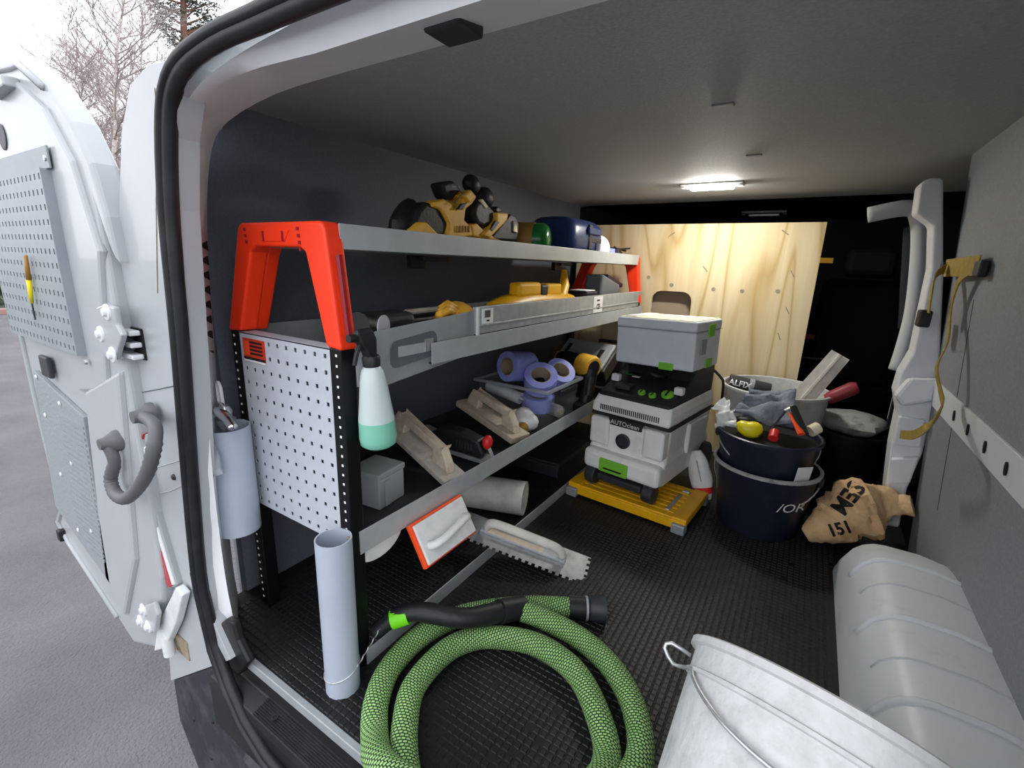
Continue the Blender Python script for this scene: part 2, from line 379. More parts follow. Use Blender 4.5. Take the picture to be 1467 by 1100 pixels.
MB().cyl(hz2 + V((-.035, -.02, -.03)), hz2 + V((-.035, -.02, .03)), .014, 14).build('hinge_knuckle', 'paint_worn', pil, smooth=40)
a, b = at(262, 800, 1, .41), at(238, 905, 1, .40)
mb = MB(); mb.prism([(p.x, p.z) for p in (at(258, 838, 1, .41), at(268, 850, 1, .41), at(258, 890, 1, .41), at(242, 925, 1, .41), at(226, 930, 1, .41), at(232, 890, 1, .41))], .400, .42, 'y'); mb.build('hinge_strap', 'paint_worn', pil, bev=.004)
# panel joints and a bolt on the pillar
def strip(name, mat, parent, px, Y, w, th=.004):
    pts = [at(u, v, 1, Y) for u, v in px]
    mb = MB(); mb.tube(pts, w, 6, flat=.4); return mb.build(name, mat, parent)
strip('panel_joint', 'rubber', pil, [(181, 566), (225, 558), (253, 552)], .4245, .0022)
strip('panel_joint', 'paint_dim', pil, [(205, 675), (240, 665), (262, 658)], .4245, .0022)
strip('panel_joint', 'paint_dim', pil, [(222, 708), (245, 703), (268, 692)], .4245, .0022)
strip('panel_joint', 'rust', pil, [(222, 126), (224, 150), (224, 300), (226, 420)], .4245, .001)
for u, v in ((250, 683), (277, 822)): MB().lathe([(.0001, .006), (.006, .005), (.008, 0)], 12).build('bolt', 'charcoal', pil, T=frame_z(at(u, v, 1, .425), (0, -1, 0)), smooth=True)
# tail lamp sliver
def ribbon(name, mat, parent, L, R, Y, th):
    a = [at(u, v, 1, Y) for u, v in L]; b = [at(u, v, 1, Y) for u, v in R]
    mb = MB(); mb.prism([(p.x, p.z) for p in a] + [(p.x, p.z) for p in reversed(b)], Y, Y + th, 'y'); return mb.build(name, mat, parent, bev=.002)
ribbon('lamp_housing', 'box_grey', pil, [(204, 622), (196, 665), (214, 745), (247, 842)], [(216, 622), (209, 665), (224, 735), (254, 838)], .412, .02)
ribbon('lamp_lens', 'lens_red', pil, [(197, 622), (187, 662), (204, 730), (240, 842)], [(205, 622), (198, 662), (212, 730), (246, 840)], .408, .014)
ribbon('lamp_lens', 'white_plastic', pil, [(206, 640), (200, 665), (214, 730), (246, 838)], [(209, 640), (203, 665), (217, 730), (249, 838)], .408, .012)
# bumper corner
bp_px = [(247, 972), (318, 948), (328, 985), (350, 1035), (384, 1090), (420, 1150), (420, 1300), (330, 1200), (285, 1105), (256, 1030)]
pts = [at(u, v, 1, .428) for u, v in bp_px]
mb = MB(); mb.prism([(p.x, p.z) for p in pts], .428, .47, 'y')
bu = struct(mb.build('trim_6', 'bumper', bev=.012, seg=3)); bu['label'] = 'dusty black plastic bumper corner under the rear pillar'
B('bumper_bar', 'bumper', bu, (-.3, .43, -.36), (1.35, .08, .34), .03, seg=3)
for u, v in ((278, 1030), (305, 1033), (303, 1085)): MB().lathe([(.0001, .004), (.006, .003), (.007, 0)], 12).build('clip', 'rubber', bu, T=frame_z(at(u, v, 1, .428), (0, -1, 0)))
# wheel arch
def arch_ring(y, h):
    r = min(.075, h * .6); pts = [(.205, y, -.01), (.205, y, max(h - r, 0))]
    for k in range(1, 6):
        a = math.pi - k * math.pi / 10; pts.append((.205 + r + .008 + math.cos(a) * r, y, h - r + math.sin(a) * r))
    pts += [(.36, y, h), (.415, y, h * .95), (.46, y, h * .9)]
    return [V(p) for p in pts]
def ah(y):
    if y > 1.38: t = (y - 1.38) / .34; return max(.255 * math.sqrt(max(0, 1 - t * t)), .005)
    if y < .80: t = (.80 - y) / .32; return max(.255 * math.sqrt(max(0, 1 - t * t)), .005)
    return .255
ys = [.485 + i * .02 for i in range(63)]
mb = MB(); mb.loft([arch_ring(y, ah(y)) for y in ys if ah(y) > .004], caps=False, closed=False)
wa = struct(mb.build('wheel_arch', 'paint_worn', smooth=True)); wa['label'] = 'white painted steel wheel arch box with raised ribs'
for y in (1.40, 1.16, .92):
    rr = arch_ring(y, ah(y)); mb = MB(); mb.tube([p + V((-.001, 0, .001)) for p in rr[1:]], .007, 8); mb.build('rib', 'paint_worn', wa, smooth=True)
for y in (1.29, 1.03):
    rr = arch_ring(y, ah(y)); mb = MB(); mb.tube([p + V((0, 0, -.0005)) for p in rr[2:]], .003, 6); mb.build('rib', 'paint_dim', wa, smooth=True)
mb = MB(); mb.tube([(.424, y, .232 + .006 * math.sin(y * 40) - .02 * max(0, 1.15 - y)) for y in [.7 + i * .04 for i in range(20)]], .009, 6); mb.build('sealant_edge', 'rust', wa, smooth=True)
# right wall tie rail
def wx(z): return .43 - .077 * z
rail = thing('tie_rail', 'white perforated cargo rail screwed along the grey right wall', 'rail', (wx(.6), 1.4, .56))
def rail_z(y): return .515
a0, a1 = .85, 1.95
mb = MB(); mb.prism([(wx(.556) - .007, .556), (wx(.636) - .007, .636), (wx(.636), .636), (wx(.556), .556)], a0, a1, 'y'); mb.build('plate', 'paint_worn', rail, bev=.0015)
for k in range(7):
    y = 1.80 - k * .14
    mb = MB(); mb.lathe([(.0115, 0), (.0115, .003)], 14, caps=True); T = frame_z((wx(.594) - .0075, y, .594), (-1, 0, -.077), (0, 1, 0)) @ Matrix.Diagonal((.55, 1.25, 1, 1)); mb.build('slot', 'cab_dark', rail, T=T)
# right B pillar with window surround
bx = [(1318, 262), (1332, 254), (1352, 255), (1352, 400), (1347, 520), (1338, 580), (1322, 650), (1300, 700), (1288, 757), (1263, 752), (1270, 690), (1276, 640), (1286, 592), (1282, 562), (1290, 535), (1308, 505), (1322, 440), (1334, 385), (1336, 322), (1312, 305)]
pts = [at(u, v, 1, 1.98) for u, v in bx]
mb = MB(); mb.prism([(p.x, p.z) for p in pts], 1.98, 2.08, 'y')
bp = struct(mb.build('trim_7', 'paint_in_lightened', bev=.01, seg=3)); bp['label'] = 'white body pillar at the side door'
for u, v in ((1305, 552), (1293, 618), (1297, 630)): MB().lathe([(.0001, .003), (.006, .002), (.007, 0)], 10).build('hole_plug', 'charcoal', bp, T=frame_z(at(u, v, 1, 1.98), (0, -1, 0)))
def flatpatch(name, mat, parent, px, Y, th, bev=.004):
    p = [at(u, v, 1, Y) for u, v in px]; mb = MB(); mb.prism([(q.x, q.z) for q in p], Y - th, Y + .02, 'y'); return mb.build(name, mat, parent, bev=bev)
flatpatch('pressed_panel', 'paint_in_lightened', bp, [(1279, 565), (1300, 540), (1345, 540), (1338, 572), (1290, 580)], 1.98, .03, .012)
flatpatch('pressed_panel', 'paint_in_lightened', bp, [(1287, 595), (1325, 600), (1318, 640), (1278, 636)], 1.98, .015, .006)
flatpatch('pressed_panel', 'paint_in_lightened', bp, [(1276, 655), (1316, 652), (1302, 690), (1272, 690)], 1.98, .02, .006)
mb = MB()
wpts = smoothpath([at(u, v, 1, 2.25) for u, v in [(1243, 308), (1300, 298), (1316, 312), (1318, 360), (1310, 440), (1298, 490), (1285, 530)]], 5)
mb.tube(wpts, .028, 8); sw = struct(mb.build('window_1', 'paint_dim', smooth=True)); sw['label'] = 'grey inner frame of the side door window'
p = [at(u, v, 1, 2.3) for u, v in [(1294, 328), (1318, 316), (1314, 420), (1300, 470), (1286, 470)]]
mb = MB(); mb.prism([(q.x, q.z) for q in p], 2.3, 2.31, 'y'); mb.build('window_pane', 'glass_dark', sw)
# top latch striker on the header
p = at(650, 44, 1, .512)
lt = thing('door_striker', 'black square latch striker under the white header of the opening', 'latch', p)
B('block', 'charcoal', lt, p + V((-.0, 0, .012)), (.056, .05, .036), .004)
B('plate', 'paint_dim', lt, p + V((0, 0, .034)), (.062, .055, .008), .002)
# plywood partition with a hand hole
c = [at(935, 418, 1, 2.6), at(990, 470, 1, 2.6)]
def ply():
    x0, x1, z0, z1 = -1.2, .004, -.0, 1.178
    hx0, hx1 = at(931, 450, 1, 2.6).x, at(988, 450, 1, 2.6).x; hz0, hz1 = .60, at(960, 417, 1, 2.6).z
    r = .05; hole = []
    for cx_, cz_, a0 in ((hx1 - r, hz1 - r, 0), (hx0 + r, hz1 - r, 90), (hx0 + r, hz0 + r, 180), (hx1 - r, hz0 + r, 270)):
        for k in range(6):
            a = math.radians(a0 + 18 * k); hole.append((cx_ + r * math.cos(a), cz_ + r * math.sin(a)))
    n = len(hole); mx, mz = (hx0 + hx1) / 2, (hz0 + hz1) / 2; outer = []
    for hx, hz in hole:
        dx, dz = hx - mx, hz - mz; t = min(((x1 if dx > 0 else x0) - mx) / dx if abs(dx) > 1e-6 else 1e9, ((z1 if dz > 0 else z0) - mz) / dz if abs(dz) > 1e-6 else 1e9)
        outer.append([mx + dx * t, mz + dz * t])
    for cxz in ((x1, z1), (x0, z1), (x0, z0), (x1, z0)):
        k = min(range(n), key=lambda i: (outer[i][0] - cxz[0]) ** 2 + (outer[i][1] - cxz[1]) ** 2); outer[k] = list(cxz)
    mb = MB(); rings = [[V((h[0], y, h[1])) for h in src] for src, y in ((hole, 2.618), (hole, 2.6), (outer, 2.6), (outer, 2.618), (hole, 2.618))]
    mb.loft(rings, caps=False); return mb.build('plywood_panel', 'plywood')
pw = tag(ply(), 'pale plywood partition panel with rounded hand hole behind the load', 'panel')
for u, v in ((962, 408), (929, 397), (1022, 414), (1063, 417), (1114, 417)): MB().lathe([(.0001, .002), (.010, .002), (.010, 0)], 12).build('screw_head', 'rust', pw, T=frame_z(at(u, v, 1, 2.6), (0, -1, 0)))
for u, v, a in ((962, 336, -35), (1125, 333, 35), (1135, 392, 60), (1128, 445, 60), (1116, 482, 65), (1010, 385, 50)):
    MB().box((0, 0, 0), (.038, .002, .0045)).build('split_mark', 'rust', pw, T=Matrix.Translation(at(u, v, 1, 2.5995)) @ Matrix.Rotation(math.radians(a), 4, 'Y'))
B('panel_backing', 'cardboard', pw, at(958, 470, 1, 2.66), (.36, .01, .6), 0)
# ceiling lamps
def clamp(px, label, mat, on):
    zc = 1.301; p = at(px[0], px[1], 2, zc + .002)
    L = thing('ceiling_lamp', label, 'lamp', (p.x, p.y, zc - .03))
    B('housing', 'white_plastic' if on else 'charcoal', L, (p.x, p.y, zc + .004), (.25, .09, .02), .006)
    B('lens', mat, L, (p.x, p.y, zc - .012), (.17, .05, .016), .005)
    for s in (-1, 1): B('end_cap', 'white_plastic' if on else 'charcoal', L, (p.x + s * .112, p.y, zc - .006), (.024, .05, .012), .004)
    if on:
        pass
    if on and LAMP_W:
        ld = bpy.data.lights.new('lamp_light', 'AREA'); ld.shape = 'RECTANGLE'; ld.size = .18; ld.size_y = .055; ld.energy = LAMP_W; ld.color = (1, .96, .88)
        lo = bpy.data.objects.new('lamp_light', ld); COL.objects.link(lo); lo.parent = L; lo.location = (0, 0, .003)
    return L
LAMP_W = 0
clamp((1020, 263), 'lit white dome lamp on the grey ceiling before the plywood', 'lamp', True)
clamp((1095, 305), 'unlit dark lamp on the ceiling above the plywood edge', 'lamp_off', False)
for u, v in ((1036, 150), (1080, 222)):
    q = at(u, v, 2, 1.3025); B('plug', 'wall_grey', ce, (q.x, q.y, 1.3025), (.045, .022, .006), .002)
# cab remains
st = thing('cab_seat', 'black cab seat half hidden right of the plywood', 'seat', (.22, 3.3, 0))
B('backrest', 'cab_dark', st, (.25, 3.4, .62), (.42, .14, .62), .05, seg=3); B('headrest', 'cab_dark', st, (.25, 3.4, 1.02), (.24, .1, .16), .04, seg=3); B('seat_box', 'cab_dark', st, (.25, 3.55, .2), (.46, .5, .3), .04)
p = at(1183, 373, 1, 3.3); B('tag', 'yellow', st, p, (.07, .006, .03), .002)
p = at(1160, 482, 1, 3.3); B('belt_buckle', 'dark_red', st, p, (.05, .02, .03), .004)
a, b = at(1150, 512, 1, 3.3), at(1205, 516, 1, 3.3); MB().tube([a, b], .004, 6).build('seat_rail', 'alu_dull', st)
# ratchet strap hanging on the right
def wpt(u, v, d=.012):
    q = at(u, v, 0, .40); return V((wx(q.z) - d, q.y, q.z)) if True else q
def onw(u, v, d=.01):
    x = .40
    for _ in range(6): q = at(u, v, 0, x - d); x = wx(q.z)
    return q
rs = thing('ratchet_strap', 'faded yellow tie-down strap hanging from a hook on the right wall', 'strap', onw(1340, 600))
def band(px, w, name, mat):
    pts = smoothpath([onw(u, v, d) for u, v, d in px], 5); mb = MB(); rings = []
    for i, p in enumerate(pts):
        t = (pts[min(i + 1, len(pts) - 1)] - pts[max(i - 1, 0)]).normalized(); n = V((1, 0, .04)).normalized(); s = t.cross(n).normalized() * w / 2; th = n * .0015
        rings.append([p - s - th, p + s - th, p + s + th, p - s + th])
    mb.loft(rings); return mb.build(name, mat, rs)
band([(1397, 383, .02), (1375, 400, .03), (1362, 440, .03), (1357, 490, .04), (1342, 525, .06), (1347, 560, .05), (1350, 580, .05), (1335, 605, .09), (1310, 622, .11), (1290, 622, .12)], .024, 'webbing', 'strap')
band([(1354, 384, .03), (1378, 382, .025), (1402, 380, .02)], .05, 'webbing', 'strap')
band([(1354, 384, .035), (1340, 395, .06), (1334, 420, .07), (1330, 448, .07)], .028, 'webbing', 'strap')
p = onw(1323, 456, .07); B('ratchet', 'tool_black', rs, p, (.03, .05, .05), .005)
p = onw(1405, 385, .015); B('hook', 'tool_black', rs, p, (.02, .05, .04), .005)
p = onw(1353, 384, .03); B('hook', 'tool_black', rs, p, (.02, .03, .035), .005)
# ================================================================ OUTSIDE
g = struct(B('ground', 'asphalt', None, (-30, 10, -.66), (140, 120, .1), 0)); g['label'] = 'grey asphalt yard'
k = struct(B('trim_8', 'kerb', None, (-16, 4, -.55), (.3, 60, .14), .02)); k['label'] = 'reddish stone kerb across the yard'
g2 = struct(B('verge', 'hedge_green', None, (-48, 8, -.56), (63.5, 100, .1), 0))
# open left rear door, folded straight out
YD = .40
def dpt(u, v, Y=YD): q = at(u, v, 1, Y); return (q.x, q.z)
dr = struct(bpy.data.objects.new('door_1', None)); COL.objects.link(dr); hb = at(215, 900, 1, YD); dr.location = hb; WL['door_1'] = hb.copy(); dr['label'] = 'white rear door folded open with grey perforated tool panel'
xf = dpt(40, 560)[0]
outline = [(-1.265, 1.02), dpt(165, 380), dpt(150, 310), dpt(128, 232), dpt(100, 172), dpt(62, 112), dpt(25, 78), (-1.62, 1.36), (-1.80, 1.38), (-1.92, 1.30), (-2.00, .95), (-2.02, .5), (-2.0, .1), dpt(85, 750), dpt(101, 782), dpt(172, 890), dpt(192, 921), dpt(222, 928), dpt(232, 865), (-1.27, .15), (-1.262, .6)]
mb = MB(); mb.prism(outline, YD, YD + .05, 'y'); mb.build('shell', 'paint_darkened', dr, bev=.012, seg=3)
lip = [(x * .985 - .015 * 1.64, .62 + (z - .62) * .975) for x, z in outline]
mb = MB(); mb.tube([V((x, YD - .002, z)) for x, z in lip[5:16]], .008, 6); mb.build('pressed_rim', 'paint_darkened', dr, smooth=True)
mb = MB(); mb.prism([dpt(150, 360), dpt(110, 230), dpt(70, 155), dpt(30, 118), (-1.62, 1.30), (-1.85, 1.28), (-1.9, 1.0), dpt(120, 560), dpt(160, 560)], YD - .01, YD + .01, 'y'); mb.build('inner_skin', 'paint_darkened', dr, bev=.008)
mb = MB(); mb.prism([dpt(128, 560), dpt(178, 530), dpt(200, 800), dpt(185, 880), dpt(160, 850)], YD - .012, YD + .01, 'y'); mb.build('hinge_channel', 'paint_darkened', dr, bev=.01)
p = V((dpt(13, 198)[0], YD - .012, dpt(13, 198)[1]))
MB().lathe([(.0001, .001), (.026, .001), (.03, 0)], 20).build('access_hole', 'charcoal', dr, T=frame_z(p, (0, -1, 0)))
mb = MB(); mb.prism([dpt(0, 130), dpt(28, 112), dpt(32, 128), dpt(10, 145), (-1.7, dpt(0, 150)[1])], YD - .03, YD, 'y'); mb.build('bracket', 'paint_darkened', dr, bev=.004)
# grey perforated tool panel on the door
YP = .372
tp = thing('pegboard', 'light grey perforated steel panel screwed inside the open rear door', 'panel', (-1.75, YP, .7))
x1, x0 = at(68, 238, 1, YP).x, -1.98
zt = at(66, 238, 1, YP).z; zb = at(98, 505, 1, YP).z; x1b = at(100, 505, 1, YP).x; x1 = (x1 + x1b) / 2
def holed(name, mat, parent, xa, xb, za, zb, Y, nx, nz, hw, hh, th=.002, skip=lambda i, j: False):
    """upright sheet in the XZ plane with nx by nz real rectangular holes"""
    px, pz = (xb - xa) / nx, (zb - za) / nz; mb = MB()
    for i in range(nx):
        for j in range(nz):
            a, b, c, d = xa + i * px, xa + (i + 1) * px, za + j * pz, za + (j + 1) * pz
            o = [(a, Y, c), (b, Y, c), (b, Y, d), (a, Y, d)]
            if skip(i, j): mb.add(o, [(0, 1, 2, 3)]); continue
            mx, mz = (a + b) / 2, (c + d) / 2
            q = [(mx - hw, Y, mz - hh), (mx + hw, Y, mz - hh), (mx + hw, Y, mz + hh), (mx - hw, Y, mz + hh)]; q2 = [(x, Y + th, z) for x, _, z in q]
            mb.add(o + q + q2, [(0, 1, 5, 4), (1, 2, 6, 5), (2, 3, 7, 6), (3, 0, 4, 7), (4, 5, 9, 8), (5, 6, 10, 9), (6, 7, 11, 10), (7, 4, 8, 11)])
    return mb.build(name, mat, parent)
holed('sheet', 'door_peg', tp, x0, x1, zb, zt, YP, 18, 13, .0045, .006)
B('sheet_backing', 'grey_case', tp, ((x0 + x1) / 2, YP + .012, (zt + zb) / 2), (x1 - x0 - .004, .002, zt - zb - .004), 0)
B('side_flange', 'door_peg', tp, (x1 + .001, YP + .014, (zt + zb) / 2), (.002, .03, zt - zb), .0005)
B('top_flange', 'door_peg', tp, ((x0 + x1) / 2 + .01, YP + .012, zt + .022), (x1 - x0 + .03, .004, .045), .001)
for z in (zt + .02, zb - .015): MB().lathe([(.0001, .006), (.006, .005), (.007, 0)], 10).build('screw', 'steel', tp, T=frame_z((x1 + .012, YP + .012, z), (0, -1, 0)))
# lower trim panel of the door with ribs
YL = .392
lp = thing('door_card', 'grey ribbed plastic card on the lower half of the open door', 'panel', (-1.75, YL, .2))
L_ = [at(u, v, 1, YL) for u, v in ((50, 530), (122, 597), (160, 835), (82, 725))]
mb = MB(); mb.prism([(p.x, p.z) for p in L_], YL - .004, YL + .008, 'y'); mb.build('card', 'door_panel', lp, bev=.002)
for k in range(26):
    t = .1 + .85 * k / 26; a = L_[0].lerp(L_[3], t); b = L_[1].lerp(L_[2], t); a = a.lerp(b, .45)
    MB().box(((a.x + b.x) / 2, YL - .005, (a.z + b.z) / 2), (abs(a.x - b.x) * .96, .003, .008)).build('rib', 'door_panel', lp)
for t, s in ((.02, .08), (.05, .55), (.25, .15), (.4, .6), (.6, .3), (.75, .8), (.9, .5)):
    q = L_[0].lerp(L_[3], t).lerp(L_[1].lerp(L_[2], t), s); MB().lathe([(.0001, .004), (.006, .003), (.007, 0)], 8).build('clip', 'white_plastic', lp, T=frame_z((q.x, YL - .005, q.z), (0, -1, 0)))
q = at(67, 525, 1, YD - .012); lk = tag(B('door_catch', 'charcoal', None, (q.x, YD - .012, q.z), (.07, .012, .06), .004), 'small dark square catch above the ribbed door card', 'catch')
q = at(91, 765, 1, YD - .004); tag(B('rubber_stop', 'rubber', None, (q.x, YD - .008, q.z), (.03, .02, .04), .004), 'small black rubber stop at the foot of the open door', 'stop')
# slim tool with yellow handle on the door panel
a, b = at(37, 366, 1, YP - .008), at(46, 434, 1, YP - .008); c = at(51, 458, 1, YP - .008); mid = a.lerp(b, .5)
kt = thing('screwdriver', 'slim yellow and brown handled tool hanging on the door tool panel', 'tool', c)
MB().tube([a, mid], [.004, .0055], 8).build('grip', 'ochre', kt, smooth=True); MB().tube([mid, b], [.006, .004], 8).build('handle', 'yellow_bag', kt, smooth=True); MB().tube([b, c], .002, 6).build('blade', 'charcoal', kt)
# door hinge plates
def hplate(px, bolts, nm):
    p = [at(u, v, 1, YD - .016) for u, v in px]; mb = MB(); mb.prism([(q.x, q.z) for q in p], YD - .02, YD - .008, 'y'); o = mb.build('hinge_plate', 'paint_darkened', dr, bev=.004)
    for u, v in bolts:
        q = at(u, v, 1, YD - .02); MB().lathe([(.0001, .010), (.008, .009), (.010, .004), (.017, .003), (.018, 0)], 12).build('bolt', 'paint_worn', o, T=frame_z((q.x, YD - .02, q.z), (0, -1, 0)), smooth=40)
hplate([(141, 440), (152, 435), (166, 440), (170, 465), (178, 480), (172, 500), (168, 515), (158, 516), (146, 500), (132, 478)], [(154, 447), (145, 478), (162, 508)], 0)
hplate([(205, 868), (222, 862), (228, 880), (224, 905), (206, 905), (190, 888)], [(206, 873), (202, 889), (213, 897)], 0)
# cable conduit between door and pillar
g1 = at(220, 592, 1, .415); g0 = at(172, 630, 1, .39)
cw = thing('cable_conduit', 'grey corrugated cable conduit looping between pillar and open door', 'conduit', at(188, 712, 1, .36))
path = smoothpath([g1 + V((0, -.02, 0)), at(222, 610, 1, .375), at(221, 640, 1, .36), at(212, 675, 1, .355), at(197, 700, 1, .355), at(180, 714, 1, .355), at(165, 706, 1, .36), at(159, 685, 1, .365), at(164, 660, 1, .37), g0 + V((0, -.025, 0))], 8)
mb = MB(); mb.tube(path, [.0125 + (.002 if (i % 2 and .2 < i / len(path) < .85) else 0) for i in range(len(path))], 12); mb.build('hose', 'conduit', cw, smooth=60)
for q, r in ((g1, .026), (g0, .026)): MB().lathe([(r, 0), (r, .010), (r * .8, .018), (r * .55, .03), (r * .5, .04)], 14, caps=True).build('grommet', 'conduit', cw, T=frame_z(q, (0, -1, 0)), smooth=50)
# ---- trees beyond the yard
def tree(px, X, label, hpx, seed, trunk_r, mat_t, mat_b, depth=5, lean=0):
    rnd = random.Random(seed); base = at(px, 430, 0, X); base.z = -.52; top = at(hpx[0], hpx[1], 0, X); H = top.z - base.z
    t = thing('birch_tree', label, 'tree', base, None)
    tb = MB(); bb = MB()
    ax = [base + (top - base) * k / 8 + V((0, rnd.uniform(-.1, .1), 0)) * (1 if 0 < k < 8 else 0) for k in range(9)]
    tb.tube(ax, [trunk_r * (1 - .85 * k / 8) for k in range(9)], 6)
    def grow(p, d, L, r, lv):
        if lv == 0 or L < .12: return
        pts = [p]; q = p
        for k in range(3):
            d = (d + V((rnd.uniform(-.25, .25), rnd.uniform(-.25, .25), rnd.uniform(-.12, .2 if lv > 2 else .02)))).normalized(); q = q + d * L / 3; pts.append(q)
        bb.tube(pts, [r, r * .8, r * .6, r * .35], 3, caps=False)
        for k in range(4 if lv > 1 else 3):
            s = pts[rnd.choice((1, 2, 3))]; nd = (d + V((rnd.uniform(-.9, .9), rnd.uniform(-.9, .9), rnd.uniform(-.3, .6)))).normalized(); grow(s, nd, L * rnd.uniform(.5, .75), r * .55, lv - 1)
    for k in range(64):
        f = .2 + .78 * k / 64; i = min(int(f * 8), 7); s = ax[i].lerp(ax[i + 1], f * 8 - i); a = rnd.uniform(0, 6.28)
        grow(s, V((math.cos(a), math.sin(a), rnd.uniform(.5, 1.1))).normalized(), H * .24 * (1.15 - f * .8), trunk_r * .30 * (1.1 - f) + .0005 * abs(X), depth - 1)
    tb.build('trunk', mat_t, t); stuff(bb.build('branches', mat_b, t))
tree(158, -31, 'tall bare birch tree between the open door and pillar', (178, -50), 3, .16, 'bark_birch', 'twig', 5)
tree(128, -43, 'thin bare birch tree rising behind the open door', (118, 78), 5, .17, 'bark_birch', 'twig', 5)
tree(205, -55, 'bare birch tree standing behind the white rear pillar', (205, 10), 11, .20, 'bark_birch', 'twig', 5)
# pine
XQ = -66; KQ = XQ / -17; base = at(272, 430, 0, XQ); base.z = -.52; top = at(262, -70, 0, XQ)
pt = thing('pine_tree', 'tall pine tree with reddish trunk above the rear pillar', 'tree', base)
MB().tube([base, base.lerp(top, .5) + V((0, .1, 0)), top], [.15 * KQ, .12 * KQ, .07 * KQ], 8).build('trunk', 'bark_pine', pt)
nb = MB(); rnd = random.Random(4); bb = MB()
for u, v in [(225, 8), (240, 22), (232, 34), (250, 12), (280, 14), (296, 24), (288, 38), (305, 33), (245, 48), (250, 60), (275, 2), (215, -8), (302, 5), (278, 45), (236, -15), (290, -12), (262, -30), (240, -40), (285, -40)]:
    c = at(u, v, 0, XQ + rnd.uniform(-1.5, 1.5)); s = at(262 + rnd.uniform(-1, 1), v + 14, 0, XQ)
    bb.tube([s, s.lerp(c, .5) + V((0, 0, .03)), c], [.035 * KQ, .025 * KQ, .01 * KQ], 4)
    for k in range(220):
        d = V((rnd.gauss(0, 1), rnd.gauss(0, 1), rnd.gauss(0, .6))); q = c + V((rnd.gauss(0, .16), rnd.gauss(0, .16), rnd.gauss(0, .07))) * KQ; d = d.normalized() * rnd.uniform(.08, .14) * KQ; w_ = d.cross(V((rnd.random(), rnd.random(), rnd.random()))).normalized() * .018 * KQ
        nb.add([q - w_, q + w_, q + d], [(0, 1, 2)])
bb.build('branches', 'bark_pine', pt); stuff(nb.build('needles', 'needles', pt))
# shrubs along the verge
def shrub(u0, u1, vt, X, label, mat, seed, n=1500):
    rnd = random.Random(seed); a, b = at(u0, 420, 0, X), at(u1, 420, 0, X); top = at((u0 + u1) / 2, vt, 0, X).z; base = V(((a.x + b.x) / 2, (a.y + b.y) / 2, -.51))
    t = thing('shrub', label, 'shrub', base); mb = MB(); st_ = MB(); W = abs(b.y - a.y) / 2 + .2; H = top + .51
    for k in range(14): q = base + V((rnd.uniform(-.6, .6), rnd.uniform(-W, W), H * rnd.uniform(.6, 1.05))); st_.tube([base + (q - base) * V((.3, .3, 0)).length * .2, q], [.03, .008], 4)
    for k in range(n):
        th = rnd.uniform(0, 6.28); r = math.sqrt(rnd.random()); q = base + V((rnd.uniform(-1, 1) * .8, r * math.cos(th) * W, H * (.5 + .5 * r * math.sin(th)) * rnd.uniform(.85, 1.05)))
        d = V((rnd.gauss(0, 1), rnd.gauss(0, 1), rnd.gauss(0, 1))).normalized() * .16; e = d.cross(V((rnd.random(), rnd.random(), 1))).normalized() * .06
        mb.add([q - e, q + e, q + d], [(0, 1, 2)])
    st_.build('stems', 'twig', t); stuff(mb.build('foliage', mat, t))
shrub(120, 150, 215, -17.5, 'brownish bare shrub behind the edge of the open door', 'hedge', 1)
shrub(146, 182, 225, -20.5, 'olive hedge shrub seen between door and rear pillar', 'hedge', 2)
shrub(-60, 4, 330, -18.0, 'dark green bush at the kerb left of the open door', 'hedge_green', 3)
shrub(60, 120, 260, -23.5, 'olive shrub hidden mostly behind the open door', 'hedge', 4)
# ================================================================ SHELVING RACK
XF, XB, Y0, Y1 = -.765, -1.17, .587, 2.49
rk = thing('shelving_rack', 'steel van shelving rack with orange end frames along the left wall', 'shelving', ((XF + XB) / 2, (Y0 + Y1) / 2, 0))
def post(x, y, z1, sx):
    mb = MB(); mb.box((x + sx * .018, y + .018, z1 / 2 + .002), (.036, .036, z1 - .004)); o = mb.build('post', 'post_black', rk, bev=.003)
    if y < 1:
        for k in range(int(z1 / .0215)):
            MB().box((x + sx * .014, y - .0002, .03 + k * .0215), (.005, .001, .005)).build('hole', 'white', o)
    return o
for x, sx in ((XF, -1), (XB, 1)):
    for y in (Y0, Y1 - .036): post(x, y, .775, sx)
def endframe(y, dirn, mats):
    """orange moulded A-frame at the head of the posts"""
    o = [(XB - .003, .772), (-1.087, 1.004), (-1.076, 1.016), (-.80, 1.016), (-.789, 1.006), (XF + .004, .772), (XF - .04, .776), (-.852, .958), (-.868, .967), (-1.025, .967), (-1.044, .955), (XB + .052, .776)]
    mb = MB(); n = len(o); y2 = y + .042
    mb.prism(o, y, y2, 'y'); fr = mb.build('end_frame', mats, rk, bev=.006, seg=3)
    mb = MB(); mb.prism([(XB + .004, .774), (-1.078, .99), (-1.03, .975), (-1.048, .95), (XB + .045, .774)], y2 - .002, y2 + .03, 'y'); mb.build('inner_web', mats, fr, bev=.004)
    return fr
ef = endframe(Y0 - .003, 1, 'orange'); ef2 = endframe(Y1 - .04, 1, 'orange')
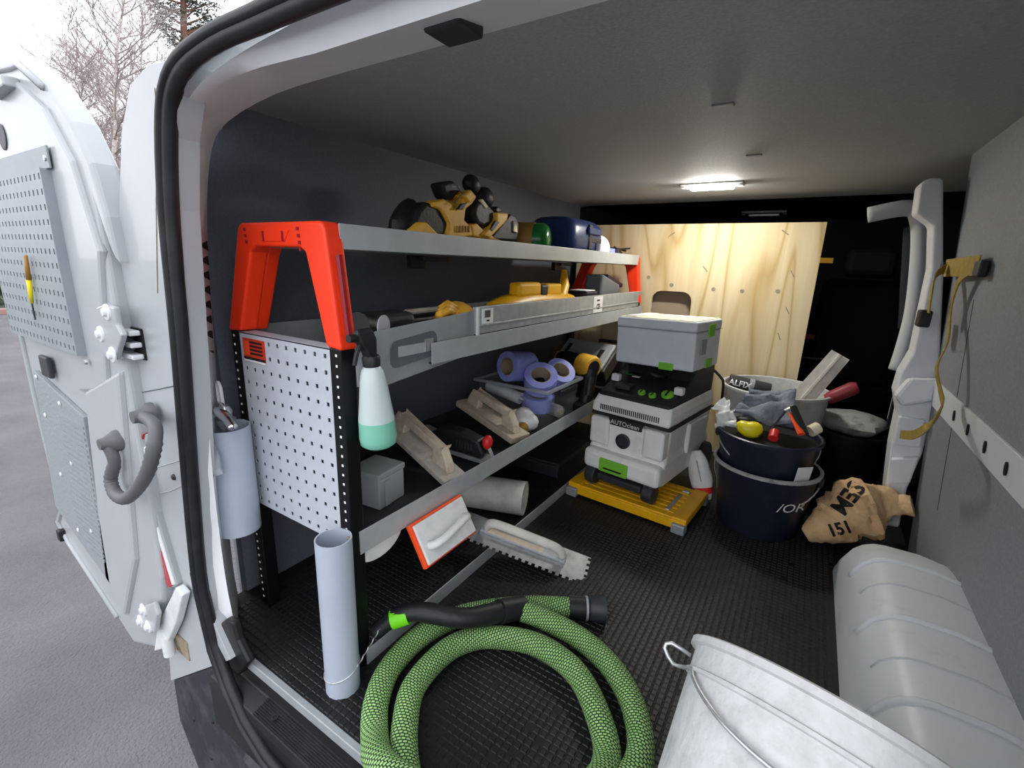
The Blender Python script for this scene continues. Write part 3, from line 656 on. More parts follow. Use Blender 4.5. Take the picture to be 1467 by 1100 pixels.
# moulded ribs and slots on the near frame
mb = MB(); mb.prism([(-1.01, 1.0), (-.895, 1.0), (-.915, .978), (-.99, .978)], Y0 - .005, Y0 + .002, 'y'); mb.build('raised_panel', 'orange', ef, bev=.001)
for x in (-.985, -.917): B('slot', 'dark_red', ef, (x, Y0 - .005, .988), (.005, .004, .02), 0)
for x, n in ((-1.055, 3), (-.868, 4)):
    for k in range(n): B('slot', 'dark_red', ef, (x + k * .0015, Y0 - .004, 1.002 - k * .013), (.006, .003, .006), 0)
mb = MB(); a, b = V((-.7795, Y0 + .019, .955)), V((XF + .003, Y0 + .019, .80)); mb.tube([a, b], .007, 6); mb.build('side_groove', 'dark_red', ef)
for k in range(3):
    z = .93 - k * .05; mb = MB(); mb.tube([(XB + .055 + (.96 - z) * -.09 + .02, Y0 + .004, z), (XB + .045 + (.92 - z) * -.09 + .02, Y0 + .032, z - .035)], .005, 6); mb.build('rib', 'orange', ef)
# perforated end panel with real square holes
xa, xb, za, zb = XB + .036, XF - .036, .325, .772
def stk(i, j): return i <= 1 and j >= 12
holed('end_panel', 'peg_grey', rk, xa, xb, za, zb, Y0 + .002, 10, 13, .0046, .0046, skip=lambda i, j: i < 3 and j >= 11)
B('panel_fold', 'peg_grey', rk, ((xa + xb) / 2, Y0 + .02, zb - .001), (xb - xa, .036, .003), 0)
stc = B('sticker', 'sticker_red', rk, (xa + .058, Y0 + .0008, .735), (.088, .0015, .05), 0)
B('sticker_block', 'orange2', stc, (xa + .028, Y0 - .0003, .737), (.022, .001, .034), 0)
for k in range(4): B('print_line', 'ink', stc, (xa + .068, Y0 - .0003, .752 - k * .0088), (.05, .001, .0045), 0)
B('print_band', 'ink', stc, (xa + .058, Y0 - .0003, .713), (.088, .001, .006), 0); B('print_band', 'white', stc, (xa + .058, Y0 - .0003, .7075), (.086, .001, .004), 0)
# shelves: tray floor, front lip, back lip
def shelf(z, lip0, lip1, xf, xb, y0, y1, mat, lipmat, nm):
    B(nm + '_floor', mat, rk, ((xf + xb) / 2, (y0 + y1) / 2, z), (xf - xb, y1 - y0, .004), 0)
    B(nm + '_lip', lipmat, rk, (xf, (y0 + y1) / 2, (lip0 + lip1) / 2), (.003, y1 - y0, lip1 - lip0), .0008)
    B(nm + '_back', mat, rk, (xb, (y0 + y1) / 2, z + .025), (.003, y1 - y0, .05), 0)
shelf(.968, .966, 1.014, -.788, -1.08, Y0 + .03, Y1 - .03, 'alu_dull', 'steel_shelf', 'top_shelf')
shelf(.706, .703, .756, XF + .002, XB, Y0 + .262, Y1 + .04, 'shelf_mat', 'steel_shelf', 'middle_shelf')
B('middle_shelf_floor', 'alu_dull', rk, ((XF + XB) / 2 - .02, Y0 + .15, .706), (XF - XB - .05, .26, .004), 0)
B('middle_shelf_back', 'alu_dull', rk, (XB, Y0 + .15, .73), (.003, .28, .10), 0)
shelf(.310, .305, .362, XF + .002, XB, Y0 + .02, Y1, 'shelf_mat', 'steel_shelf', 'lower_shelf')
B('floor_strip', 'steel_shelf', rk, (XF + .002, 1.42, .022), (.003, 1.62, .042), .0008)
for y in (1.05, 1.95):
    B('bracket', 'tool_black', rk, (-1.0, y, .945), (.02, .06, .036), .003); B('bracket', 'tool_black', rk, (-.98, y + .06, .955), (.012, .12, .012), .002)
# sliding tray front with pressed handle, standing above the middle lip
tr = thing('drawer', 'grey steel sliding drawer front with recessed oblong grip', 'drawer', (XF - .006, .9, .71))
ya, yb = .665, 1.035
mb = MB(); mb.prism([(ya, .672), (yb, .705), (yb, .822), (ya + .02, .800), (ya, .785)], XF - .012, XF - .008, 'x'); mb.build('front', 'alu_dull', tr, bev=.001)
def oblong(cy, cz, ly, lz, r):
    pts = []
    for sy, sz, a0 in ((1, 1, 0), (-1, 1, 90), (-1, -1, 180), (1, -1, 270)):
        for k in range(5): a = math.radians(a0 + k * 22.5); pts.append((cy + sy * (ly / 2 - r) + r * math.cos(a), cz + sz * (lz / 2 - r) + r * math.sin(a)))
    return pts
o1, o2 = oblong(.80, .748, .155, .062, .02), oblong(.80, .747, .125, .036, .012)
sk = .09
o1 = [(y, z + (y - .8) * sk) for y, z in o1]; o2 = [(y, z + (y - .8) * sk) for y, z in o2]
mb = MB(); mb.loft([[V((XF - .0078, y, z)) for y, z in o1], [V((XF - .0055, y, z)) for y, z in o1], [V((XF - .0075, y, z)) for y, z in o2], ], caps=True); mb.build('grip_rim', 'grey_case', tr, smooth=30)
B('grip_recess', 'steel_shelf', tr, (XF - .0072, .80, .747), (.002, .105, .024), 0); B('latch', 'steel', tr, (XF - .005, .848, .752), (.004, .03, .03), .001)
MB().lathe([(.0001, .003), (.005, .002), (.006, 0)], 10).build('screw', 'steel', tr, T=frame_z((XF - .003, .852, .758), (1, 0, 0)))
MB().lathe([(.0001, .001), (.005, .001), (.005, 0)], 10).build('hole', 'cab_dark', tr, T=frame_z((XF - .008, .688, .735), (1, 0, 0)))
ca = MB(); ca.lathe([(.026, 0), (.026, .003)], 18, caps=True); ca.build('tab', 'peg_grey', tr, T=frame_z((XF - .04, .735, .803), (1, .3, 0)))
# aluminium profile lying along the middle shelf
al = thing('aluminium_profile', 'long aluminium plastering straightedge lying on the middle shelf edge', 'straightedge', (XF - .004, 1.75, .757))
mb = MB(); mb.box((XF - .008, 1.77, .795), (.014, 1.47, .075)); mb.build('bar', 'alu', al, bev=.001)
B('ridge', 'alu', al, (XF + .0, 1.77, .78), (.004, 1.47, .006), .001)
B('torn_end', 'white_plastic', al, (XF - .0, 1.04, .79), (.006, .012, .085), .002)
sl = B('label', 'white', al, (XF + .0002, 1.085, .805), (.0015, .055, .042), 0)
for k in range(8): B('print_line', 'ink', sl, (XF + .0012, 1.072 + k * .0035, .811), (.0008, .0016 if k % 2 else .0024, .02), 0)
B('print_line', 'ink', sl, (XF + .0012, 1.087, .792), (.0008, .012, .005), 0)
sl = B('label', 'white', al, (XF + .0002, 1.90, .795), (.0015, .10, .068), 0)
text_mesh('CE', .03, frame((XF + .002, 1.90, .785), (0, 1, 0), (1, 0, 0)), 'print', 'ink', sl, bold=.001)
B('print_line', 'ink', sl, (XF + .0014, 1.90, .812), (.0008, .03, .006), 0)
# ================================================================ THINGS ON AND AROUND THE RACK
ZL, ZM, ZT = .3125, .7085, .9705            # tops of the lower, middle and upper shelf floors
def pipe(mb, T, r, h, w, n=28): return mb.lathe([(r, 0), (r, h), (r - w, h), (r - w, .004), (r, 0)], n, T)
# upright grey pipe with twisted wire
c = at(488, 985, 2, 0); c.y = .541
sp_ = thing('standing_pipe', 'blue-grey plastic pipe standing upright on the mat before the rack', 'pipe', c)
mb = MB(); pipe(mb, Matrix.Translation(c), .0375, .382, .003); mb.build('tube', 'pvc', sp_, smooth=50)
w1 = [c + V((math.cos(a) * .0385, math.sin(a) * .0385, .052 + .012 * math.sin(a + .6))) for a in [math.pi * 2 * k / 24 for k in range(24)]]
mb = MB(); mb.tube(w1, .0017, 5, loop=True); tw = []
st0 = c + V((.037, .01, .062)); en = V((-.745, .640, .095))
for k in range(30):
    t = k / 29; q = st0.lerp(en, t) + V((0, math.cos(t * 30), math.sin(t * 30))) * .0022; tw.append(q)
mb.tube(tw, .0018, 5); mb.build('wire', 'steel', sp_, smooth=True)
MB().lathe([(.0001, .006), (.006, .004), (.007, 0)], 10).build('rivet', 'rust', sp_, T=frame_z(c + V((.018, .028, .372)), (0, -1, 0)))
# hung pipe at the rear post
c = V((-1.124, .530, .282))
hp = thing('hung_pipe', 'blue-grey plastic pipe fixed to the rear post of the rack', 'pipe', c)
mb = MB(); pipe(mb, Matrix.Translation(c), .05, .272, .003); mb.build('tube', 'pvc', hp, smooth=50)
B('clamp', 'tool_black', hp, (-1.185, .558, .44), (.04, .03, .06), .004)
# shiny fitting and plastic in it
c2 = c + V((-.012, .006, .20))
ft = thing('metal_fitting', 'shiny metal fitting in crumpled clear plastic sticking out of the hung pipe', 'fitting', c2)
mb = MB(); mb.lathe([(.012, 0), (.012, .06), (.020, .075), (.022, .085), (.014, .09), (.016, .105), (.010, .118), (.0001, .12)], 16); mb.build('body', 'steel', ft, T=Matrix.Translation(c2), smooth=50)
p0 = c2 + V((.0, -.005, .11)); mb = MB(); mb.tube(smoothpath([p0 + V((-.01, 0, 0)), p0 + V((-.012, 0, .05)), p0 + V((-.006, 0, .066)), p0 + V((.004, 0, .05)), p0 + V((.005, 0, 0))], 5), .004, 8); mb.build('hook', 'white_plastic', ft, smooth=True)
mb = MB(); mb.tube(smoothpath([p0, p0 + V((.025, -.02, .008)), p0 + V((.055, -.02, -.004)), p0 + V((.092, -.025, -.018))], 5), [.007] * 4 + [.013] * 6 + [.011] * 6, 10, flat=.7); mb.build('lever', 'chrome', ft, smooth=True)
mb = MB(); mb.tube([p0 + V((.02 + .018 * math.cos(a), -.012, .006 + .016 * math.sin(a))) for a in [k * .52 for k in range(12)]], .004, 8, loop=True); mb.build('ring', 'chrome', ft, smooth=True)
rnd = random.Random(2)
pts = smoothpath([p0 + V((.01, -.03, .0)), p0 + V((.022, -.052, -.03)), p0 + V((.042, -.055, -.07)), p0 + V((.058, -.056, -.105)), p0 + V((.068, -.057, -.128))], 6)
mb = MB(); mb.tube(pts, [.013 + rnd.uniform(-.003, .004) for _ in pts], 9, flat=.6); mb.build('plastic_sleeve', 'clear_dull', ft, smooth=40)
# spray bottle
XS = -.724
b0, b1 = at(542, 637, 0, XS), at(535, 522, 0, XS)
sb = thing('spray_bottle', 'translucent spray bottle with green liquid hanging from the drawer edge', 'bottle', b0)
H = b1.z - b0.z; T = Matrix.Translation(V((XS, (b0.y + b1.y) / 2 + .004, b0.z))) @ Matrix.Rotation(.06, 4, 'X')
lv = H * .33
mb = MB(); mb.lathe([(.0001, .003), (.030, 0), (.037, .006), (.0385, .02), (.037, lv)], 24); mb.build('liquid', 'fluid', sb, T=T, smooth=50)
mb = MB(); mb.lathe([(.037, lv), (.032, H * .55), (.027, H * .8), (.022, H * .93), (.015, H)], 24, caps=False); mb.build('flask', 'bottle', sb, T=T, smooth=50)
mb = MB(); mb.lathe([(.017, H - .002), (.018, H + .016), (.015, H + .02)], 20, caps=True); mb.build('collar', 'tool_black', sb, T=T, smooth=50)
mb = MB(); mb.loft([[V((x, y * s + oy, z)) for x, y in ((-w_, -.024), (w_, -.024), (w_, .016), (-w_, .016))] for z, w_, s, oy in ((H + .016, .010, .55, 0), (H + .035, .011, .7, -.002), (H + .052, .012, 1.0, -.006), (H + .068, .010, 1.0, -.010), (H + .076, .006, .8, -.012))])
mb.build('head', 'tool_black', sb, T=T, bev=.004)
mb = MB(); mb.tube([(0, -.028, H + .060), (0, -.05, H + .062)], .008, 10); mb.build('nozzle', 'tool_black', sb, T=T, smooth=40)
mb = MB(); mb.tube(smoothpath([(0, -.02, H + .05), (0, -.034, H + .03), (0, -.042, H + .008)], 4), .0045, 8); mb.build('trigger', 'tool_black', sb, T=T, smooth=40)
B('white_bib', 'peg_grey', rk, (XF - .004, .642, .735), (.004, .035, .09), .001)
# grey box on the lower shelf
gb = thing('junction_box', 'small grey plastic box on the lower shelf behind the front post', 'box', (-.93, .79, ZL))
T = yaw((-.918, .80, ZL), 6)
B('body', 'box_grey', gb, (0, 0, .042), (.10, .10, .084), .004, T=T); B('lid', 'box_grey', gb, (0, 0, .092), (.105, .105, .016), .003, T=T); B('side_rib', 'box_grey', gb, (.053, -.02, .04), (.004, .02, .07), .001, T=T)
# wooden plastering floats
def wfloat(a, b, w, th, hh, mats, label, T=None, lift=0):
    """a, b: the two ends of the board's centre line on the shelf"""
    a, b = V(a), V(b); d = b - a; L = d.length; t = thing('plaster_float', label, 'float', a.lerp(b, .5)); T = frame(a.lerp(b, .5), d)
    mb = MB(); mb.box((0, 0, th / 2), (L, w, th)); mb.build('board', mats[0], t, T=T, bev=.003)
    k = L * .36
    prof = [(-k - .02, th), (k + .02, th), (k + .012, th + hh * .45), (k - .015, th + hh), (-k + .015, th + hh), (-k - .012, th + hh * .45)]
    inn = [(-k * .62, th + .008), (k * .62, th + .008), (k * .58, th + hh * .62), (-k * .58, th + hh * .62)]
    mb = MB(); hw = .015; outer_ = prof
    # two feet and a rounded bar
    mb.prism([(-k - .02, th), (-k * .6, th), (-k * .55, th + hh * .6), (-k + .02, th + hh), (-k - .012, th + hh * .45)], -hw, hw, 'y')
    mb.prism([(k * .6, th), (k + .03, th), (k + .015, th + hh * .45), (k - .02, th + hh), (k * .55, th + hh * .6)], -hw, hw, 'y')
    mb.prism([(-k * .8, th + hh * .58), (k * .8, th + hh * .58), (k - .02, th + hh), (-k + .02, th + hh)], -hw, hw, 'y')
    mb.build('handle', mats[1], t, T=T, bev=.006, seg=3)
    return t
wfloat((-1.13, 1.04, ZL + .11), (-.80, .985, ZL + .008), .085, .018, .062, ('wood_dusty', 'wood_float'), 'long dusty wooden float with bar handle propped beside the spray bottle')
wfloat((-1.12, 1.44, ZL + .08), (-.80, 1.355, ZL + .02), .09, .024, .066, ('wood_float', 'wood_float'), 'brown wooden float with bar handle lying beside the clear crate')
# black hand planer with red lever
a, b = V((-1.07, 1.13, ZL + .03)), V((-.80, 1.17, ZL + .006)); d = b - a; T = frame(a.lerp(b, .5), d)
pn = thing('hand_planer', 'black rasp planer with red knob on the lower shelf', 'planer', a.lerp(b, .5))
B('sole', 'alu', pn, (0, 0, .006), (.27, .06, .012), .002, T=T)
mb = MB(); mb.prism([(-.11, .012), (.115, .012), (.12, .03), (.095, .072), (.03, .085), (-.05, .082), (-.075, .06), (-.12, .03)], -.026, .026, 'y'); mb.build('body', 'tool_black', pn, T=T, bev=.008, seg=3)
for k in range(6): B('grip_rib', 'charcoal', pn, (.02 + k * .011, -.0275, .045), (.005, .003, .022), .001, T=T)
mb = MB(); mb.ball((0, 0, 0), (.034, .04, .05)); mb.build('knob', 'red', pn, T=T @ Matrix.Translation((.118, 0, .066)), smooth=True)
MB().tube([T @ V((.125, 0, .05)), T @ V((.150, -.005, .012))], .006, 8).build('lever', 'alu', pn)
mb = MB(); mb.prism([(-.20, .02), (-.07, .015), (-.06, .05), (-.12, .06)], -.02, .02, 'y'); mb.build('blade_holder', 'steel', pn, T=T, bev=.003)
# grey trowel lying behind the planer
tw_ = thing('steel_trowel', 'flat grey steel trowel lying at the back of the lower shelf', 'trowel', (-1.05, 1.26, ZL))
B('blade', 'steel', tw_, (-1.02, 1.26, ZL + .004), (.24, .06, .003), .001); B('tang', 'steel', tw_, (-1.09, 1.26, ZL + .02), (.05, .01, .03), .002); MB().cyl((-1.13, 1.26, ZL + .04), (-1.03, 1.26, ZL + .04), .011, 10).build('handle', 'tool_black', tw_, smooth=40)
# clear crate with tape rolls
cx0, cx1, cy0, cy1, cz = -1.115, -.79, 1.52, 1.82, ZL
cr = thing('clear_crate', 'clear plastic storage crate full of tape rolls on the lower shelf', 'crate', ((cx0 + cx1) / 2, (cy0 + cy1) / 2, cz))
hh = .170
def rect(z, e): return [V((cx0 - e, cy0 - e, z)), V((cx1 + e, cy0 - e, z)), V((cx1 + e, cy1 + e, z)), V((cx0 - e, cy1 + e, z))]
mb = MB(); mb.loft([rect(cz + .001, -.02), rect(cz + hh, 0)], caps=False); mb.add(rect(cz + .001, -.02), [(0, 1, 2, 3)]); mb.build('tub', 'clear', cr)
mb = MB(); mb.loft([rect(cz + hh - .006, .0), rect(cz + hh - .006, .012), rect(cz + hh + .004, .012), rect(cz + hh + .004, .0), rect(cz + hh - .006, .0)], caps=False); mb.build('rim', 'clear_dull', cr)
B('clip_handle', 'tool_black', cr, (cx1 + .004, (cy0 + cy1) / 2 + .03, cz + hh - .028), (.016, .15, .024), .004)
def roll(c, ax, r, h, label, mat='tape_blue', ri=.6):
    t = thing('tape_roll', label, 'tape', c, 'blue masking tape rolls in the crate'); T = frame_z(c, ax)
    mb = MB(); mb.lathe([(r * ri, -h / 2), (r, -h / 2), (r, h / 2), (r * ri, h / 2), (r * ri, -h / 2)], 28); mb.build('tape', mat, t, T=T, smooth=40)
    mb = MB(); mb.lathe([(r * ri - .003, -h / 2), (r * ri, -h / 2), (r * ri, h / 2), (r * ri - .003, h / 2), (r * ri - .003, -h / 2)], 24); mb.build('core', 'cardboard', t, T=T, smooth=40)
roll(V((-.985, 1.625, cz + .225)), (-.25, -.95, .12), .062, .125, 'wide stack of blue tape lying on its side at the crate back')
roll(V((-.858, 1.592, cz + .195)), (.35, -.55, .85), .066, .06, 'blue masking tape roll leaning at the front corner of the crate')
roll(V((-.848, 1.735, cz + .195)), (.55, -.35, .75), .062, .055, 'blue masking tape roll leaning beside the crate clip handle')
roll(V((-.872, 1.60, cz + .10)), (.1, -.1, 1), .06, .055, 'blue masking tape roll under the others at the bottom of the crate')
def cart(a, b, r, label, mat, cap):
    t = thing('sealant_cartridge', label, 'cartridge', a); a, b = V(a), V(b)
    MB().cyl(a, b, r, 16).build('tube', mat, t, smooth=40); MB().cyl(b, b + (b - a).normalized() * .02, r * .55, 12, r2=r * .3).build('nozzle', cap, t, smooth=40)
cart((-1.085, 1.56, cz + .140), (-.92, 1.55, cz + .115), .024, 'silver-white sealant cartridge along the left side of the crate', 'white_plastic', 'steel')
cart((-1.06, 1.575, cz + .04), (-.95, 1.57, cz + .035), .022, 'grey cartridge lying low in the clear crate', 'box_grey', 'charcoal')
cart((-.88, 1.74, cz + .035), (-.83, 1.72, cz + .035), .026, 'short white cartridge at the crate front', 'white_plastic', 'cream')
wp = thing('white_packet', 'small crumpled white packet between wooden float and clear crate', 'packet', (-.86, 1.535, ZL))
def blob(name, mat, parent, c, d, amp, seed, T=None, n=14, fq=14):
    mb = MB(); mb.ball((0, 0, 0), d, n); 
    mb.v = [V(c) + v + v.normalized() * amp * noise.noise(v * fq + V((seed, seed * 2, 0))) for v in mb.v]
    return mb.build(name, mat, parent, smooth=35, T=T)
blob('pouch', 'white_plastic', wp, (-.852, 1.475, ZL + .06), (.11, .075, .085), .022, 3); blob('tip', 'ochre', wp, (-.84, 1.437, ZL + .04), (.05, .03, .04), .01, 5)
# cordless drill and case at the far end
dr_ = thing('cordless_drill', 'yellow and black cordless drill on the lower shelf beyond the crate', 'drill', (-.85, 2.05, ZL))
q = V((-.815, 1.965, ZL + .195))
MB().tube([q + V((-.19, .08, .01)), q + V((-.14, .06, .008)), q + V((-.05, .02, .003)), q], [.022, .038, .042, .045], 16).build('motor_housing', 'tool_black', dr_, smooth=50)
MB().tube([q + V((-.04, .016, .002)), q + V((.02, -.008, -.001)), q + V((.034, -.014, -.002))], [.052, .055, .046], 16).build('gear_housing', 'dewalt', dr_, smooth=50)
MB().tube([q + V((.028, -.012, -.002)), q + V((.038, -.016, -.002))], [.036, .034], 16).build('end_cap', 'tool_black', dr_, smooth=50)
MB().tube([q + V((.015, -.01, -.012)), q + V((.018, -.05, -.17))], [.038, .028], 12).build('grip', 'tool_black', dr_, smooth=50)
MB().tube([q + V((.03, -.035, -.04)), q + V((.034, -.06, -.12))], [.018, .014], 10).build('side_panel', 'charcoal', dr_, smooth=50)
MB().tube([q + V((-.22, .09, .012)), q + V((-.19, .08, .01))], [.016, .028], 12).build('chuck', 'ochre', dr_, smooth=50)
B('foot', 'tool_black', dr_, V((-.80, 1.915, ZL + .022)), (.07, .1, .04), .008)
cs = thing('tool_case', 'grey and black hard tool case at the far end of the lower shelf', 'case', (-.93, 2.32, ZL))
T = frame((-.935, 2.22, ZL + .17), (1, -.06, -.03), (0, -.55, .84))
B('shell', 'tool_black', cs, (0, 0, 0), (.30, .20, .075), .01, T=T); B('lid', 'box_grey', cs, (0, 0, .042), (.27, .18, .018), .006, T=T); B('handle', 'tool_black', cs, (-.01, -.085, .058), (.11, .03, .02), .005, T=T); B('lid_recess', 'tool_black', cs, (.085, -.0, .050), (.025, .08, .006), .002, T=T); B('lid_recess', 'tool_black', cs, (-.1, .0, .050), (.02, .1, .006), .002, T=T)
cs2 = thing('tool_case', 'black handled case standing behind the grey lidded case', 'case', (-.85, 2.43, ZL))
B('shell', 'tool_black', cs2, (-.93, 2.41, ZL + .10), (.28, .06, .2), .008); B('handle_plate', 'box_grey', cs2, (-.865, 2.39, ZL + .22), (.10, .012, .03), .002); mb = MB(); mb.tube([(-.94, 2.40, ZL + .2), (-.94, 2.40, ZL + .25), (-.80, 2.40, ZL + .25), (-.80, 2.40, ZL + .2)], .009, 8); mb.build('handle', 'tool_black', cs2)
# under the lower shelf: flat case, pipe, float, trowel
dc = thing('flat_case', 'flat dark grey case lying on the floor under the lower shelf', 'case', (-.96, 1.98, 0))
B('shell', 'charcoal', dc, (-.985, 1.97, .03), (.27, .36, .06), .006); B('lid', 'charcoal', dc, (-.985, 1.97, .066), (.265, .355, .012), .004)
pa, pb = V((-1.09, 1.345, .068)), V((-.815, 1.435, .068))
gp = thing('grey_pipe', 'short wide dusty grey pipe lying on the floor under the rack', 'pipe', pa.lerp(pb, .5) - V((0, 0, .068)))
T = frame_z(pa, pb - pa, (0, 0, 1)); mb = MB(); L = (pb - pa).length; mb.lathe([(.066, 0), (.066, L), (.0605, L), (.0605, 0), (.066, 0)], 32); mb.build('tube', 'pvc_dirty', gp, T=T, smooth=50)
# round white scraper hung behind the lip
rsx = XF - .006
mb = MB(); pts = [(.640 + .075 * math.cos(a) + .03, .315 + .055 * math.sin(a)) for a in [math.pi + k * math.pi / 14 for k in range(15)]] + [(.75, .35), (.61, .35)]
mb.prism([(y, z) for y, z in pts], rsx - .004, rsx, 'x'); tag(mb.build('plastic_scraper', 'white_plastic', None, bev=.001), 'rounded white plastic scraper hanging under the lower shelf lip', 'scraper')
# orange and white rubber float leaning on the lip
c4 = [at(u, v, 0, XF + .03) for u, v in ((583, 757), (655, 703), (668, 742), (600, 808))]
# a plane: top edge against the shelf, foot on the floor side
o = c4[0]; xd = (c4[1] - c4[0]); 
tl = V((XF + .012, .735, .312)); trr = V((XF + .012, 1.0, .312)); bl = V((XF + .075, .742, .205)); 
of = thing('rubber_float', 'white grout float with orange rubber edge leaning under the shelf lip', 'float', (XF + .05, .86, .2))
T = frame((XF + .040, .846, .262), (.0, 1, .0), (.86, 0, .5))
B('rubber_pad', 'orange2', of, (0, 0, 0), (.205, .115, .014), .003, T=T); B('plate', 'white_plastic', of, (0, 0, .011), (.192, .104, .008), .003, T=T)
hp_ = [(-.075, -.01, .015), (-.065, -.012, .034), (-.035, -.01, .042), (.035, .0, .042), (.065, .0, .034), (.075, .0, .015)]
mb = MB(); mb.tube(smoothpath(hp_, 5), .011, 10); mb.build('handle', 'white_plastic', of, T=T, smooth=True)
# notched trowel lying across the floor strip
na, nb_ = at(658, 748, 2, .10), at(842, 819, 2, .008)
nt = thing('notched_trowel', 'steel notched trowel with dusty wooden handle lying on the black mat', 'trowel', na.lerp(nb_, .5))
d = nb_ - na; L = d.length; T = frame(na.lerp(nb_, .5), d, (.12, -.35, 1))
wd = .105; nn = 20; prof = [(-L / 2, wd / 2), (L / 2, wd / 2)]
for k in range(5):
    y0 = wd / 2 - (k + .15) * wd / 5; prof += [(L / 2, y0), (L / 2 - .009, y0), (L / 2 - .009, y0 - wd / 10), (L / 2, y0 - wd / 10)]
prof.append((L / 2, -wd / 2))
for k in range(nn):
    x0 = L / 2 - (k + .3) * L / nn; prof += [(x0, -wd / 2), (x0, -wd / 2 + .009), (x0 - L / nn * .5, -wd / 2 + .009), (x0 - L / nn * .5, -wd / 2)]
prof.append((-L / 2, -wd / 2))
mb = MB(); mb.prism(prof, 0, .0016, 'z'); mb.build('blade', 'steel', nt, T=T)
B('tang', 'alu', nt, (0, .005, .008), (L * .66, .026, .012), .004, T=T)
mb = MB(); mb.tube(smoothpath([(-L * .28, .006, .012), (-L * .27, .006, .042), (-L * .2, .006, .056), (L * .12, .006, .056), (L * .25, .006, .05), (L * .30, .006, .022)], 5), [.011] * 3 + [.0145] * 20 + [.014] * 3, 12); mb.build('handle', 'pvc_dirty', nt, T=T, smooth=True)
B('rust_stain', 'wood_float', nt, (-.03, .004, .0145), (L * .45, .018, .002), 0, T=T)
# ---- middle shelf load
ZP = ZM
lv_ = thing('spirit_level', 'dark long tool with pale rod lying at the back of the middle shelf', 'tool', (-1.0, 1.3, ZM))
MB().tube([(-.95, .95, ZM + .10), (-1.0, 1.85, ZM + .10)], .008, 8).build('rod', 'wood_dusty', lv_, smooth=40)
B('body', 'tool_black', lv_, (-.99, 1.25, ZM + .04), (.06, .75, .08), .008); B('motor', 'charcoal', lv_, (-.93, .86, ZM + .06), (.09, .14, .10), .02, seg=3)
MB().tube([(-.92, .80, ZM + .07), (-.90, .74, ZM + .085)], [.04, .035], 12).build('knob', 'tool_black', lv_, smooth=40)
gv = thing('work_glove', 'yellow work glove peeking over the straightedge beside its barcode label', 'glove', (-.85, 1.0, ZM))
def finger(p, q, r, parent, mat, nm='finger'): MB().tube([p, V(p).lerp(V(q), .5) + V((0, 0, .012)), q], [r, r * 1.05, r * .8], 9).build(nm, mat, parent, smooth=True)
blob('palm', 'dewalt', gv, (-.86, 1.06, ZM + .085), (.12, .13, .09), .02, 4)
for k in range(3): finger((-.83, 1.02, ZM + .10 + k * .008), (-.81 - k * .015, .93 + k * .02, ZM + .105 + k * .006), .012, gv, 'dewalt')
ys_ = thing('reciprocating_saw', 'long yellow power tool lying along the middle shelf', 'power tool', (-.86, 1.6, ZM))
mb = MB(); mb.tube(smoothpath([(-.87, 1.27, ZM + .07), (-.87, 1.35, ZM + .09), (-.87, 1.5, ZM + .10), (-.87, 1.68, ZM + .09), (-.87, 1.85, ZM + .075)], 4), [.03] + [.05] * 15 + [.03], 12); mb.build('body', 'yellow', ys_, smooth=50)
B('handle', 'yellow', ys_, (-.86, 1.45, ZM + .155), (.05, .15, .05), .012, seg=3); B('battery', 'yellow', ys_, (-.87, 1.64, ZM + .15), (.06, .12, .045), .01, seg=3)
mb = MB(); mb.tube([(-.87, 1.74, ZM + .10), (-.88, 1.80, ZM + .16), (-.90, 1.83, ZM + .22)], [.028, .022, .012], 10); mb.build('nose', 'yellow', ys_, smooth=50); B('trigger_guard', 'tool_black', ys_, (-.85, 1.55, ZM + .15), (.03, .05, .04), .006); B('vent', 'tool_black', ys_, (-.822, 1.34, ZM + .10), (.01, .06, .02), .003)
bk = thing('battery_pack', 'blue and white battery pack near the far orange frame', 'battery', (-.86, 1.99, ZM)); B('body', 'navy', bk, (-.88, 1.99, ZM + .07), (.10, .13, .13), .008); B('label', 'white', bk, (-.88, 1.99, ZM + .137), (.08, .10, .004), .001)
gc = thing('nail_gun', 'glossy dark grey tool leaning at the far end of the middle shelf', 'power tool', (-.85, 2.2, ZM))
T = frame((-.87, 2.2, ZM + .135), (0, 1, -.22)); B('body', 'grey_case', gc, (0, 0, 0), (.24, .09, .10), .012, T=T, seg=3); B('top_ridge', 'chrome', gc, (-.03, .0, .052), (.12, .03, .006), .002, T=T); B('magazine', 'tool_black', gc, (.06, -.02, .055), (.22, .04, .02), .004, T=T); B('tip', 'white', gc, (.15, .03, -.0), (.03, .03, .04), .004, T=T); B('foot', 'tool_black', gc, (0, 0, -.07), (.16, .07, .06), .008, T=T)
# ---- top shelf load
cs_ = thing('circular_saw', 'yellow and black cordless circular saw on the top shelf', 'circular saw', (-.93, 1.25, ZT))
XC = -.925
def sawpoly(name, mat, px, dx, th, bev=.006):
    p = [at(u, v, 0, XC + dx) for u, v in px]; mb = MB(); mb.prism([(q.y, max(q.z, ZT + .002)) for q in p], XC + dx - th, XC + dx, 'x'); return mb.build(name, mat, cs_, bev=bev, seg=3)
sawpoly('blade_guard', 'tool_black', [(600, 300), (612, 288), (640, 300), (644, 322), (637, 340), (600, 338), (590, 325)], .012, .05, .012)
sawpoly('body', 'dewalt', [(637, 285), (648, 292), (652, 300), (664, 285), (672, 276), (684, 282), (677, 292), (668, 300), (666, 315), (675, 325), (678, 338), (640, 345), (643, 320), (632, 300), (620, 296), (622, 290)], .02, .06)
sawpoly('handle', 'tool_black', [(632, 262), (650, 258), (662, 272), (650, 286), (640, 284)], .0, .05, .01)
sawpoly('base_plate', 'dewalt', [(588, 330), (602, 318), (612, 318), (630, 336), (590, 340)], .035, .02)
